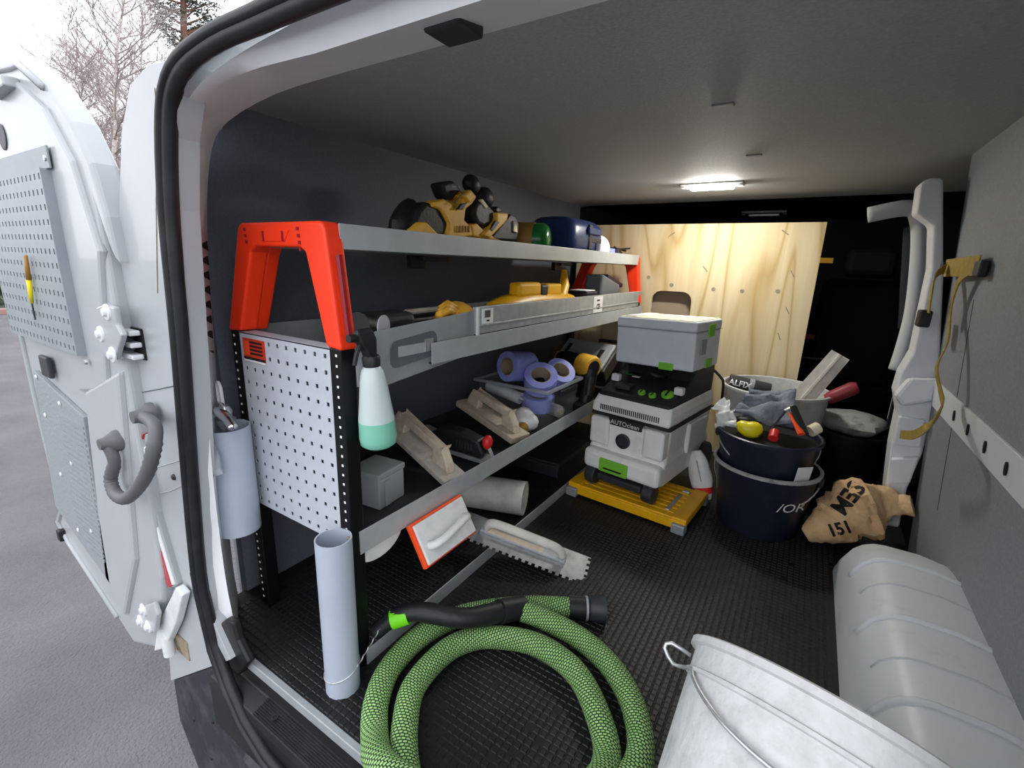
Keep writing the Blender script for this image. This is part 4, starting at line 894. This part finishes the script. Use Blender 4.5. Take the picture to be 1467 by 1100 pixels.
sawpoly('front_handle', 'dewalt', [(664, 280), (675, 271), (684, 282), (674, 291)], .03, .05)
sawpoly('handle_slot', 'charcoal', [(656, 300), (662, 292), (670, 290), (664, 300)], .032, .01, .002)
MB().lathe([(.022, 0), (.024, .02), (.02, .03)], 16, caps=True).build('motor_cap', 'charcoal', cs_, T=frame_z(at(672, 308, 0, XC + .0), (1, 0, 0)), smooth=50)
for k in range(5): q = at(655 + k * 4.2, 328, 0, XC + .022); B('vent_rib', 'ochre', cs_, q, (.006, .006, .018), .001)
mb = MB(); mb.tube([at(*p, 0, XC + .03) for p in ((646, 268), (656, 266), (662, 278), (650, 292))], .0025, 6); mb.build('guard_lever', 'chrome', cs_)
blob('cord_strap', 'tool_black', cs_, at(585, 318, 0, XC - .04) + V((0, 0, .0)), (.07, .13, .13), .03, 8)
blob('dust_port', 'tool_black', cs_, at(674, 264, 0, XC - .03), (.05, .07, .06), .008, 9)
jg = thing('jigsaw', 'yellow and black cordless jigsaw beside the circular saw on the top shelf', 'jigsaw', (-.92, 1.42, ZT))
def jp(name, mat, px, dx, th, bev=.006):
    p = [at(u, v, 0, XC + dx) for u, v in px]; mb = MB(); mb.prism([(q.y, max(q.z, ZT + .002)) for q in p], XC + dx - th, XC + dx, 'x'); return mb.build(name, mat, jg, bev=bev, seg=3)
jp('motor_body', 'tool_black', [(682, 290), (694, 284), (708, 300), (712, 312), (700, 330), (684, 322), (678, 306)], .015, .06, .014)
jp('lower_body', 'dewalt', [(676, 322), (684, 320), (696, 332), (720, 345), (690, 342), (678, 338)], .02, .05)
jp('shoe_arm', 'dewalt', [(712, 304), (729, 305), (727, 316), (702, 342), (692, 336), (712, 316)], .03, .05)
jp('slot', 'charcoal', [(711, 316), (716, 318), (706, 331), (703, 328)], .033, .01, .001)
jp('base_shoe', 'tool_black', [(732, 306), (740, 312), (744, 322), (742, 345), (702, 343)], .02, .06)
jp('shoe_trim', 'chrome', [(736, 316), (741, 320), (742, 334), (736, 332)], .026, .01, .002)
jp('strap', 'cream', [(688, 286), (692, 285), (700, 296), (696, 299)], .018, .01, .002)
jp('top_button', 'tool_black', [(708, 300), (714, 295), (722, 302), (714, 306)], .0, .04)
blob('battery', 'tool_black', jg, at(694, 284, 0, XC - .05), (.06, .09, .07), .008, 3)
# green and blue canisters
gcn = thing('spray_can', 'ochre spray can with green cap lying on the top shelf', 'can', (-.9, 1.6, ZT))
q = at(783, 337, 0, -.86); q.z = ZT + .068
MB().cyl(V((-1.04, q.y - .06, q.z)), V((-.90, q.y - .015, q.z)), .062, 20).build('can', 'ochre', gcn, smooth=40)
T = frame_z(V((-.90, q.y - .015, q.z)), (.95, .3, 0)); mb = MB(); mb.lathe([(.060, 0), (.06, .03), (.05, .048), (.03, .056), (.0001, .058)], 20); mb.build('cap', 'green_cap', gcn, T=T, smooth=50)
bc = thing('blue_canister', 'dark blue plastic canister with handle recess lying on the top shelf', 'canister', (-.93, 1.88, ZT))
T = frame((-.925, 1.895, ZT + .087), (0, 1, 0)); mb = MB()
mb.loft([[V((x, s * .105 * math.copysign(abs(math.cos(a)) ** .6, math.cos(a)), s * .085 * math.copysign(abs(math.sin(a)) ** .6, math.sin(a)))) for a in [k * math.pi / 10 for k in range(20)]] for x, s in ((-.165, .8), (-.15, .95), (-.12, 1.0), (.10, 1.0), (.14, .93), (.16, .7))]); mb.build('body', 'dark_blue', bc, T=T, smooth=40)
B('handle_recess', 'navy', bc, (-.0, -.103, .01), (.03, .012, .10), .004, T=T); B('handle', 'dark_blue', bc, (.03, -.108, .035), (.13, .018, .028), .006, T=T); B('handle_recess', 'navy', bc, (.05, -.102, -.0), (.14, .010, .02), .003, T=T)
B('panel_groove', 'navy', bc, (.075, -.102, -.035), (.022, .01, .07), .003, T=T)
wc = thing('white_pad', 'white rounded plastic cap leaning against the blue canister', 'cap', (-.86, 2.08, ZT)); mb = MB(); mb.lathe([(.055, 0), (.058, .01), (.05, .024), (.0001, .03)], 24); mb.build('disc', 'white', wc, T=frame_z((-.865, 2.095, ZT + .062), (.5, -.3, .1)), smooth=50)
sm = thing('pen_tray', 'small tray of pens and blue clips at the far end of the top shelf', 'tray', (-.86, 2.26, ZT))
B('tray', 'white', sm, (-.86, 2.26, ZT + .02), (.1, .2, .04), .003); B('clip', 'tape_blue', sm, (-.85, 2.18, ZT + .05), (.05, .07, .03), .004); B('clip', 'tool_black', sm, (-.85, 2.25, ZT + .055), (.05, .05, .035), .004)
for k in range(3): MB().tube([(-.84, 2.24, ZT + .062 + k * .006), (-.82 - k * .02, 2.40, ZT + .075 - k * .012)], .005, 6).build('pen', 'hedge_green' if k else 'tool_black', sm)
# ================================================================ THINGS ON THE LOAD FLOOR
# yellow folding step lying flat
pf = thing('folding_step', 'yellow folding work step with grey feet lying flat under the vacuum', 'step', (-.50, 1.82, 0))
T = yaw((-.492, 1.822, 0), -5)
for k in range(8): B('slat', 'yellow', pf, (0, -.128 + k * .0365, .046), (.40, .030, .016), .004, T=T)
for s in (-1, 1):
    B('end_board', 'yellow', pf, (s * .222, 0, .043), (.056, .295, .030), .004, T=T)
    for t in (-1, 1): B('foot', 'alu_dull', pf, (s * .226, t * .145, .020), (.05, .04, .038), .005, T=T)
for t in (-1, 1): B('side_rail', 'yellow', pf, (0, t * .142, .030), (.46, .016, .036), .003, T=T)
B('bracket', 'steel', pf, (.165, -.03, .058), (.016, .16, .006), .002, T=T); B('bracket', 'steel', pf, (-.165, -.05, .058), (.016, .12, .006), .002, T=T); B('leg_bar', 'steel', pf, (.175, .09, .058), (.03, .02, .008), .002, T=T)
# dust extractor
vc = thing('vacuum_cleaner', 'pale grey dust extractor with black top and green knobs on the yellow step', 'vacuum', (-.535, 1.95, .056))
T = yaw((-.535, 1.735, .062), -9)
def vb(n, m, c, d, bev=.01, par=vc, **k): return B(n, m, par, c, d, bev, T=T, seg=3, **k)
mb = MB(); mb.loft([[V((-w_, y0, z)), V((w_, y0, z)), V((w_, .47, z)), V((-w_, .47, z))] for z, w_, y0 in ((.055, .150, .03), (.075, .165, .0), (.16, .168, .0), (.19, .160, .03), (.30, .165, .035))]); tank = mb.build('tank', 'vac_grey', vc, T=T, bev=.014, seg=3)
vb('front_bumper', 'vac_grey', (0, -.005, .115), (.335, .07, .085), .02)
for s in (-1, 1): vb('front_column', 'vac_grey', (s * .118, .012, .235), (.085, .055, .115), .012)
vb('centre_panel', 'vac_grey', (-.0, .022, .22), (.16, .04, .13), .006)
MB().lathe([(.031, 0), (.031, .008), (.026, .010), (.024, .001), (.0001, .001)], 20).build('hose_port', 'charcoal', vc, T=T @ frame_z((-.012, .002, .213), (0, -1, 0)), smooth=40)
vb('green_latch', 'green', (-.022, -.045, .108), (.125, .012, .055), .004); vb('latch_groove', 'cab_dark', (-.022, -.052, .098), (.08, .003, .006), 0)
vb('axle_bar', 'charcoal', (0, -.01, .045), (.2, .05, .03), .008)
for s in (-1, 1):
    MB().tube([T @ V((s * .128 - .022, -.012, .040)), T @ V((s * .128 + .022, -.012, .040))], .040, 22).build('front_caster', 'charcoal', vc, bev=.006, smooth=40)
    MB().tube([T @ V((s * .172 - .018, .42, .075)), T @ V((s * .172 + .018, .42, .075))], .075, 26).build('rear_wheel', 'charcoal', vc, bev=.008, smooth=40)
vb('seam_band', 'tool_black', (0, .245, .302), (.345, .47, .014), .004)
lb = vb('name_band', 'tool_black', (-.01, .004, .286), (.145, .012, .034), .004)
text_mesh('AUTOclean', .026, T @ frame((-.01, -.0035, .284), (1, 0, 0), (0, -1, 0)), 'lettering', 'white', lb)
mb = MB(); mb.loft([[V((-w_, y0, z)), V((w_, y0, z)), V((w_, .47, z)), V((-w_, .47, z))] for z, w_, y0 in ((.309, .170, .0), (.345, .168, .004), (.385, .158, .03))]); mb.build('head', 'vac_grey', vc, T=T, bev=.012, seg=3)
for k in range(30): vb('vent_slit', 'tool_black', (-.125 + k * .0086, -.0005, .335), (.003, .004, .022), 0)
mb = MB(); mb.prism([(.022, .368), (.03, .392), (.20, .455), (.24, .50), (.47, .50), (.47, .368)], -.156, .156, 'x'); dk = mb.build('control_deck', 'tool_black', vc, T=T, bev=.01, seg=3)
sl_ = V((0, .17, .063)).normalized(); nrm = V((0, -.063, .17)).normalized()
def deck(x, t, h=0): q = V((x, .03, .392)) + sl_ * t + nrm * h; return q
def knob(x, t, r):
    mb = MB(); mb.lathe([(r, 0), (r * .95, .010), (r * .6, .012), (.0001, .012)], 20); k = mb.build('knob', 'green', vc, T=T @ frame_z(deck(x, t), nrm), smooth=40)
    B('pointer', 'tool_black', k, (0, 0, .013), (r * .3, r * 1.5, .003), 0, T=T @ frame_z(deck(x, t), nrm))
knob(.015, .040, .015); knob(.062, .036, .015); knob(.112, .062, .024)
for x, z in ((-.13, .10), (.148, .09)): q = deck(x, z, .012); vb('side_latch', 'white_plastic', q, (.036, .03, .03), .006)
q = deck(-.07, .06, .004); vb('socket_cover', 'charcoal', q, (.07, .06, .02), .006); q = deck(-.1, .11, .006); vb('label', 'white', deck(-.06, .14, .006), (.03, .02, .002), 0); vb('green_label', 'green_cap', deck(-.095, .15, .006), (.03, .02, .002), 0)
MB().tube([T @ V(p) for p in smoothpath([(.0, .15, .47), (.02, .13, .475), (.05, .14, .47), (.06, .18, .475)], 5)], .010, 8).build('cable_loop', 'cable', vc, smooth=True)
vb('side_panel', 'vac_grey', (.168, .30, .22), (.02, .2, .13), .012)
# systainer on top
sy = thing('systainer_box', 'light grey stacking tool box with cream lid label on the vacuum', 'tool box', (-.47, 1.97, .56))
T2 = yaw((-.476, 1.985, .568), -11) @ Matrix.Rotation(-.03, 4, 'Y')
def sbx(n, m, c, d, bev=.004, **k): return B(n, m, sy, c, d, bev, T=T2, **k)
sbx('tub', 'systainer', (0, 0, .075), (.335, .25, .150), .008, seg=3); sbx('lid', 'systainer', (0, 0, .17), (.338, .253, .04), .008, seg=3)
sbx('lid_label', 'cream', (0, 0, .191), (.32, .235, .003), .001); sbx('lid_step', 'systainer', (-.12, 0, .194), (.05, .20, .004), .001)
sbx('seam', 'box_grey', (0, 0, .150), (.339, .254, .003), 0)
for z, h in ((.15, .05), (.02, .035)): sbx('latch', 'green', (.170, .02, z), (.006, .06, h), .002)
sbx('latch', 'green', (.06, -.126, .010), (.06, .006, .028), .002); sbx('side_grip', 'box_grey', (.171, -.05, .09), (.004, .05, .06), .002); sbx('label_strip', 'white', (.05, .06, .1935), (.2, .06, .002), 0)
mb = MB(); mb.tube(smoothpath([at(1008, 520, 1, 2.2), at(1020, 528, 1, 2.2), at(1032, 540, 1, 2.2), at(1036, 552, 1, 2.2), at(1030, 600, 1, 2.25)], 5), .006, 8)
tag(mb.build('power_cable', 'cable', None, smooth=True), 'black cable running from the tool box down behind the buckets', 'cable')
# paper pack with red stripe
pk = thing('filter_bag', 'white crumpled paper sack with a red stripe beside the yellow step', 'bag', (-.17, 1.99, 0))
T3 = frame(at(1003, 680, 1, 1.985), (.22, -.12, -.62), (-.2, -.9, .2)) @ Matrix.Diagonal((.8, .8, .7, 1))
mb = MB(); 
for k in range(9): pass
rings = []
for i in range(9):
    x = -.13 + .26 * i / 8; s = math.sin(math.pi * (i + .6) / 9.4) ** .45
    rings.append([V((x, .06 * s * math.cos(a) * (1 + .12 * noise.noise(V((x * 20, a, 0)))), .038 * s * math.sin(a) * (1 + .3 * noise.noise(V((x * 25, a * 1.3, 2)))))) for a in [2 * math.pi * k / 14 for k in range(14)]])
mb.loft(rings); mb.build('sack', 'white_plastic', pk, T=T3, smooth=50)
mb = MB(); mb.loft([[p * V((1, 1, 1)).x if False else V((p.x, p.y * 1.03, p.z * 1.05)) for p in r] for r in rings[6:8]], caps=False); mb.build('stripe', 'red', pk, T=T3, smooth=50)
mb = MB(); mb.tube([T3 @ V((-.08, .01, .041)), T3 @ V((.03, .012, .040))], .002, 5); mb.build('fold', 'box_grey', pk)
# buckets
def bucket(name, label, c, rb, rt, h, mat, rimmat, T=None, wall=.004, group=None):
    t = thing(name, label, 'bucket', c); T = T or Matrix.Translation(V(c))
    mb = MB(); mb.lathe([(.0001, .0), (rb, 0), (rb + (rt - rb) * .82, h * .82), (rt, h), (rt - wall, h), (rb - wall, .006), (.0001, .006)], 40); o = mb.build('shell', mat, t, T=T, smooth=40)
    mb = MB(); e = .008; mb.lathe([(rt - .001, h - .012), (rt + e, h - .010), (rt + e, h), (rt + .002, h + .003), (rt - wall, h), ], 40); mb.build('rim', rimmat, t, T=T, smooth=40)
    return t, o, T
def bail(t, T, r, h, ang, drop, mat, rad=.003, a0=0):
    """wire handle: half ring between two ears, swung by ang"""
    pts = []
    for k in range(21):
        a = math.pi * k / 20; x = -math.cos(a) * r; s = math.sin(a) * drop; pts.append(V((x, -s * math.cos(ang), h - s * math.sin(ang))))
    R_ = Matrix.Rotation(a0, 4, 'Z'); mb = MB(); mb.tube([R_ @ p for p in pts], rad, 6); mb.build('handle', mat, t, T=T, smooth=True)
    for s in (-1, 1): mb = MB(); mb.box((s * r, 0, h), (.012, .03, .03)); mb.v = [R_ @ p for p in mb.v]; mb.build('ear', mat if False else 'black_plastic', t, T=T, bev=.003)
bk1, o1_, TB1 = bucket('plaster_bucket', 'black bucket standing on the mat with another bucket nested in it', (-.045, 1.925, .001), .142, .178, .255, 'navy', 'plaster_dirt')
bail(bk1, TB1, .186, .235, .95, .17, 'steel', a0=-.25)
lb = B('barcode_label', 'white', bk1, (0, 0, 0), (.05, .0015, .072), 0, T=Matrix.Translation((-.075, 1.7835, .055)) @ Matrix.Rotation(-.22, 4, 'Z') @ Matrix.Rotation(.14, 4, 'X'))
for k in range(4): B('print_line', 'ink', lb, (-.008 + k * .005, -.0012, -.008), (.003, .001, .02), 0, T=Matrix.Translation((-.075, 1.7835, .055)) @ Matrix.Rotation(-.22, 4, 'Z') @ Matrix.Rotation(.14, 4, 'X'))
text_mesh('0-9', .018, Matrix.Translation((-.075, 1.7822, .055)) @ Matrix.Rotation(-.22, 4, 'Z') @ Matrix.Rotation(.14, 4, 'X') @ frame((0, 0, .02), (1, 0, 0), (0, -1, 0)), 'print', 'ink', lb)
dv = (V((-.045, 1.925, .15)) - CAM); dv.z = 0; dv = dv.normalized(); rt_ = V((dv.y, -dv.x, 0))
text_mesh('/OR', .05, frame(V((-.045, 1.925, .145)) + rt_ * .10 - dv * .16, rt_, -dv), 'lettering', 'white', bk1, target=o1_, direction=dv, shear=.2)
bk2, o2_, TB2 = bucket('tool_bucket', 'black bucket full of tools and rags nested in the lower bucket', (-.055, 1.925, .135), .138, .172, .238, 'navy', 'navy')
bail(bk2, TB2, .178, .222, .75, .16, 'steel', a0=.35)
B('white_label', 'white', bk2, (0, 0, 0), (.06, .002, .06), .001, T=Matrix.Translation((.075, 1.815, .275)) @ Matrix.Rotation(.75, 4, 'Z') @ Matrix.Rotation(.14, 4, 'X'))
mb = MB(); mb.lathe([(.0001, 0), (.166, 0)], 24); mb.build('filling', 'cab_dark', bk2, T=Matrix.Translation((-.055, 1.925, .352)))
ZB = .373
def sheet(name, mat, label, cat, P, amp, seed, th=.006, parent=None, n=10):
    """crumpled sheet between four corners"""
    a, b, c, d = [V(p) for p in P]; nr = (b - a).cross(d - a).normalized(); vs = []; fs = []
    for i in range(n + 1):
        for j in range(n + 1):
            u, v = i / n, j / n; p = (a.lerp(b, u)).lerp(d.lerp(c, u), v); vs.append(p + nr * amp * noise.noise(V((u * 2.4 + seed, v * 2.4, seed))) + nr * amp * .18 * noise.noise(V((u * 7 + seed, v * 7, seed))))
    for i in range(n):
        for j in range(n): k = i * (n + 1) + j; fs.append((k, k + 1, k + n + 2, k + n + 1))
    mb = MB(); mb.add(vs, fs); o = mb.build(name, mat, parent, smooth=50, solid=th)
    return tag(o, label, cat) if label else o
Yc = 1.93
sheet('rag', 'cloth', 'crumpled blue-grey rag draped in the tool bucket', 'rag', [at(1045, 590, 1, 1.90), at(1135, 612, 1, 1.86), at(1140, 562, 1, 2.0), at(1068, 568, 1, 1.98)], .05, 3, .010)
sheet('rag', 'cloth', 'blue-grey rag hanging upright at the back of the tool bucket', 'rag', [at(1062, 600, 1, 1.95), at(1136, 612, 1, 1.92), at(1139, 560, 1, 2.03), at(1075, 560, 1, 2.03)], .03, 9, .008)
sheet('plastic_bag', 'white_plastic', 'white crumpled plastic bag at the edge of the tool bucket', 'plastic bag', [at(1024, 612, 1, 1.86), at(1058, 612, 1, 1.83), at(1050, 585, 1, 1.88), at(1030, 585, 1, 1.9)], .05, 5, .004)
sheet('plastic_bag', 'white', 'pointed white plastic scrap sticking out of the tool bucket towards the vacuum', 'plastic bag', [at(1018, 584, 1, 1.88), at(1045, 592, 1, 1.86), at(1046, 575, 1, 1.9), at(1036, 570, 1, 1.92)], .02, 7, .003)
yb = thing('yellow_packet', 'bright yellow packet with a black top in the tool bucket', 'packet', at(1070, 615, 1, 1.85))
blob('pouch', 'yellow_bag', yb, at(1071, 612, 1, 1.84), (.085, .06, .062), .02, 6); blob('top', 'tool_black', yb, at(1066, 601, 1, 1.86), (.055, .03, .02), .004, 2)
kn = thing('utility_knife', 'orange and black utility knife standing in the tool bucket', 'knife', at(1150, 612, 1, 1.82))
a, b = at(1136, 582, 1, 1.86), at(1152, 622, 1, 1.80); MB().tube([a, b], [.013, .017], 8, flat=.6).build('grip', 'tool_black', kn, smooth=50)
a2, b2 = at(1131, 592, 1, 1.845), at(1148, 622, 1, 1.785); MB().tube([a2, a2.lerp(b2, .5), b2], [.007, .009, .014], 8, flat=.6).build('grip_insert', 'orange2', kn, smooth=50)
MB().tube([a, at(1124, 588, 1, 1.85)], [.010, .008], 8, flat=.5).build('head', 'steel', kn, smooth=50); MB().tube([at(1126, 588, 1, 1.85), at(1106, 613, 1, 1.83)], [.004, .0035], 6).build('blade_rod', 'tool_black', kn)
rc = tag(MB().cyl(at(1107, 628, 1, 1.80), at(1110, 618, 1, 1.83), .016, 14).build('cartridge_plug', 'red', None, smooth=40), 'small red cap at the front of the tool bucket', 'cap')
wr_ = tag(MB().cyl(at(1160, 618, 1, 1.86), at(1172, 612, 1, 1.88), .020, 14).build('cream_roll', 'cream', None, smooth=40), 'cream paper roll lying at the rim of the tool bucket', 'roll')
# white bucket behind with cartridge and trowels
bk3, o3_, TB3 = bucket('mortar_bucket', 'off-white bucket holding trowels behind the black buckets', (-.075, 2.36, .001), .17, .212, .455, 'plaster_white', 'plaster_white')
mb = MB(); mb.lathe([(.0001, 0), (.19, 0)], 24); mb.build('filling', 'plaster_dirt', bk3, T=Matrix.Translation((-.075, 2.36, .37)))
ax_ = at(1044, 546, 1, 2.27); bx_ = at(1102, 560, 1, 2.30)
ac = thing('adhesive_cartridge', 'black adhesive cartridge with white lettering lying in the off-white bucket', 'cartridge', ax_.lerp(bx_, .5))
ctube = MB().cyl(ax_, bx_, .034, 18).build('tube', 'charcoal', ac, smooth=40); MB().cyl(ax_.lerp(bx_, .48), ax_.lerp(bx_, .60), .0348, 18).build('band', 'box_grey', ac, smooth=40)
mid_ = ax_.lerp(bx_, .28); vd = (mid_ - CAM).normalized(); text_mesh('ALFIX', .036, frame(mid_ - vd * .05, bx_ - ax_, -vd), 'lettering', 'white', ac, target=ctube, direction=vd, bold=.001)
tt = thing('gauging_trowel', 'long grey steel blade standing up from the off-white bucket', 'trowel', at(1150, 570, 1, 2.36))
p0_, p1_ = at(1148, 572, 1, 2.36), at(1204, 508, 1, 2.36); d_ = (p1_ - p0_); T4 = frame(p0_, d_, (0, -1, .2)); Ld = d_.length
mb = MB(); mb.prism([(-.05, -.045), (Ld, -.038), (Ld, .038), (-.05, .045)], -.002, .002, 'z'); mb.build('blade', 'pvc_dirty', tt, T=T4); B('spine', 'pvc_dirty', tt, (Ld * .5, 0, .008), (Ld, .014, .014), .003, T=T4)
rt2 = thing('red_trowel', 'trowel with dull red handle resting on the off-white bucket', 'trowel', at(1190, 568, 1, 2.3))
MB().tube([at(1184, 572, 1, 2.32), at(1190, 569, 1, 2.32), at(1222, 556, 1, 2.32), at(1229, 554, 1, 2.32)], [.022, .026, .028, .02], 14).build('handle', 'red_handle', rt2, smooth=50)
MB().tube([at(1184, 572, 1, 2.32), at(1165, 578, 1, 2.33), at(1145, 590, 1, 2.35)], [.010, .012, .016], 8).build('tang', 'steel', rt2, smooth=50)
# dark bucket behind right with grey sack
bk4, o4_, TB4 = bucket('dark_bucket', 'black bucket with a grey sack on top beside the side door pillar', (.245, 2.575, .001), .14, .165, .27, 'black_plastic', 'black_plastic')
sk_ = thing('cement_sack', 'dusty grey folded sack lying on the dark bucket', 'sack', (.245, 2.575, .28)); blob('sack', 'plaster_dirt', sk_, (.245, 2.575, .30), (.30, .28, .09), .03, 4, n=18, fq=10)
# paper bag
pb = thing('paper_bag', 'crumpled brown paper bag with dark print lying beside the black buckets', 'paper bag', (.24, 1.98, 0))
spine = smoothpath([(.118, 1.835, .045), (.172, 1.857, .085), (.215, 1.90, .125), (.275, 1.93, .165), (.325, 1.94, .185), (.37, 1.93, .20), (.398, 1.925, .212)], 6)
rad = [.025, .055, .088, .112, .062, .032, .030]; n_ = len(spine); rings = []
for i, p in enumerate(spine):
    f = i / (n_ - 1) * (len(rad) - 1); k = min(int(f), len(rad) - 2); r = rad[k] + (rad[k + 1] - rad[k]) * (f - k)
    t = (spine[min(i + 1, n_ - 1)] - spine[max(i - 1, 0)]).normalized(); sx_ = t.cross(V((0, 0, 1))).normalized(); up = sx_.cross(t)
    rg = []
    for q_ in range(22):
        a = 2 * math.pi * q_ / 22; dd = sx_ * math.cos(a) * r * .85 + up * math.sin(a) * r * .9; s = 1 + .34 * noise.noise((p + dd) * 15) + .24 * (1 - 2 * abs(noise.noise((p + dd) * 30)))
        w_ = p + dd * s; w_.z = max(w_.z, .003); rg.append(w_)
    rings.append(rg)
mb = MB(); mb.loft(rings); bag = mb.build('bag', 'paper_bag', pb, smooth=28)
def bagtext(txt, size, u, v, ang, nm):
    c_ = at(u, v, 1, 1.88); vd = (c_ - CAM).normalized(); xr = V(RM[0]); yr = -V(RM[1]); xd = xr * math.cos(math.radians(ang)) + yr * math.sin(math.radians(ang))
    text_mesh(txt, size, frame(c_ - vd * .1, xd, -vd), nm, 'ink', pb, target=bag, direction=vd, bold=.002, off=.004)
bagtext('SEM', .07, 1213, 712, 232, 'print'); bagtext('151', .055, 1203, 758, 12, 'print')
# green hose
def hose(name, mat, parent, pts, r, n=16):
    pts = smoothpath(pts, 8); K = len(pts); vs = []; uv = []; L = 0; nx = None
    for i, p in enumerate(pts):
        t = (pts[min(i + 1, K - 1)] - pts[max(i - 1, 0)]).normalized()
        if i: L += (p - pts[i - 1]).length
        nx = t.cross(V((0, 0, 1))).normalized() if nx is None else (nx - t * nx.dot(t)).normalized(); ny = t.cross(nx)
        for k in range(n): a = 2 * math.pi * k / n; vs.append(p + r * (nx * math.cos(a) + ny * math.sin(a)))
        uv.append(L / .0062 * .42)
    me = bpy.data.meshes.new(name); o0 = WL[parent.name]; fs = []; luv = []; U = round(2 * math.pi * r / .0095) * .6
    for i in range(K - 1):
        for k in range(n):
            j = (k + 1) % n; fs.append((i * n + k, i * n + j, (i + 1) * n + j, (i + 1) * n + k)); a, b = U * k / n, U * (k + 1) / n; luv += [(a, uv[i]), (b, uv[i]), (b, uv[i + 1]), (a, uv[i + 1])]
    fs_caps = [tuple(range(n)), tuple((K - 1) * n + q for q in range(n))]
    me.from_pydata([tuple(v - o0) for v in vs], [], fs); ul = me.uv_layers.new(name='UVMap')
    for i, c_ in enumerate(luv): ul.data[i].uv = c_
    me.materials.append(M[mat]); me.shade_smooth(); o = bpy.data.objects.new(name, me); COL.objects.link(o); o.parent = parent; WL[o.name] = o0; return o
hs = thing('suction_hose', 'green braided vacuum hose coiled on the black mat with black fittings', 'hose', (-.42, .72, 0))
r_ = .0275; z0 = r_ + .002
HP = [(-.53, .917), (-.457, .943), (-.356, .948), (-.259, .909), (-.184, .84), (-.139, .747), (-.15, .66), (-.20, .575), (-.28, .505), (-.38, .455), (-.455, .45), (-.507, .479), (-.561, .534), (-.608, .608), (-.616, .707), (-.595, .775), (-.545, .827), (-.44, .868), (-.324, .848), (-.232, .768), (-.188, .693), (-.195, .60), (-.255, .515), (-.35, .455), (-.45, .425), (-.53, .44), (-.588, .479), (-.646, .534), (-.689, .615), (-.697, .725), (-.666, .822), (-.609, .899), (-.522, .977), (-.423, 1.039)]
hose('hose', 'hose', hs, [V((x, y, z0 + (.058 if 22 <= i <= 24 else .03 if i in (21, 25) else 0) + (.03 if i == 0 else .012 if i == 1 else 0))) for i, (x, y) in enumerate(HP)], r_)
e0 = V((-.423, 1.039, z0)); dd = V((.85, .5, 0)).normalized()
MB().tube([e0 - dd * .01, e0 + dd * .045], .031, 18).build('cuff', 'tool_black', hs, smooth=40); MB().tube([e0 + dd * .045, e0 + dd * .052, e0 + dd * .09], [.027, .033, .037], 18).build('connector', 'charcoal', hs, smooth=40); MB().tube([e0 + dd * .036, e0 + dd * .042], .0325, 18).build('ring', 'box_grey', hs, smooth=40)
j0 = V((-.53, .917, z0 + .03)); j1 = at(665, 885, 2, .10); j2 = at(600, 876, 2, .115); j3 = at(566, 884, 2, .10); j4 = at(538, 905, 2, .07)
MB().tube([j0 + (j0 - j1).normalized() * .02, j0, j0.lerp(j1, .35)], .031, 18).build('cuff', 'tool_black', hs, smooth=40)
MB().tube(smoothpath([j0.lerp(j1, .3), j1, j2, j3, j4], 5), [.026] * 4 + [.024] * 6 + [.022] * 7 + [.02] * 4, 16).build('bent_tube', 'tool_black', hs, smooth=40)
MB().tube([j3 + (j2 - j3) * .55, j3 - (j3 - j4) * .15], .0235, 16).build('lime_label', 'lime', hs, smooth=40)
# big white bucket tipped against the wheel arch
cb = V((.1075, .7009, .338)); av = V((.1506, .7317, .6648)).normalized(); hb_ = .331; base = cb - av * hb_
T5 = frame_z(base, av, (1, 0, 0))
bk5, o5_, _ = bucket('filler_bucket', 'large white filler-smeared bucket tipped against the wheel arch', base, .150, .177, hb_, 'plaster_white', 'plaster_white', T=T5)
mb = MB(); mb.lathe([(.172, hb_ - .052), (.178, hb_ - .05), (.178, hb_ - .045), (.173, hb_ - .043)], 40); mb.build('collar', 'plaster_white', bk5, T=T5, smooth=40)
mb = MB(); pts = [T5 @ V((.178 * math.cos(a), .178 * math.sin(a), hb_ - .03 - .075 * math.sin((a - 3.3) / 2.6 * math.pi) if 3.3 < a < 5.9 else hb_ - .03)) for a in [3.3 + k * 2.6 / 24 for k in range(25)]]
a0_ = pts[0]; loop_ = [a0_ + V((-.0, .0, .0)), a0_ + V((-.03, -.005, .012)), a0_ + V((-.038, -.012, .004)), a0_ + V((-.02, -.02, -.012))]
mb.tube(smoothpath(loop_[::-1][:0] + [loop_[0], loop_[1], loop_[2], loop_[3]] + pts[2:], 2), .0032, 7); mb.build('wire_handle', 'steel', bk5, smooth=True)
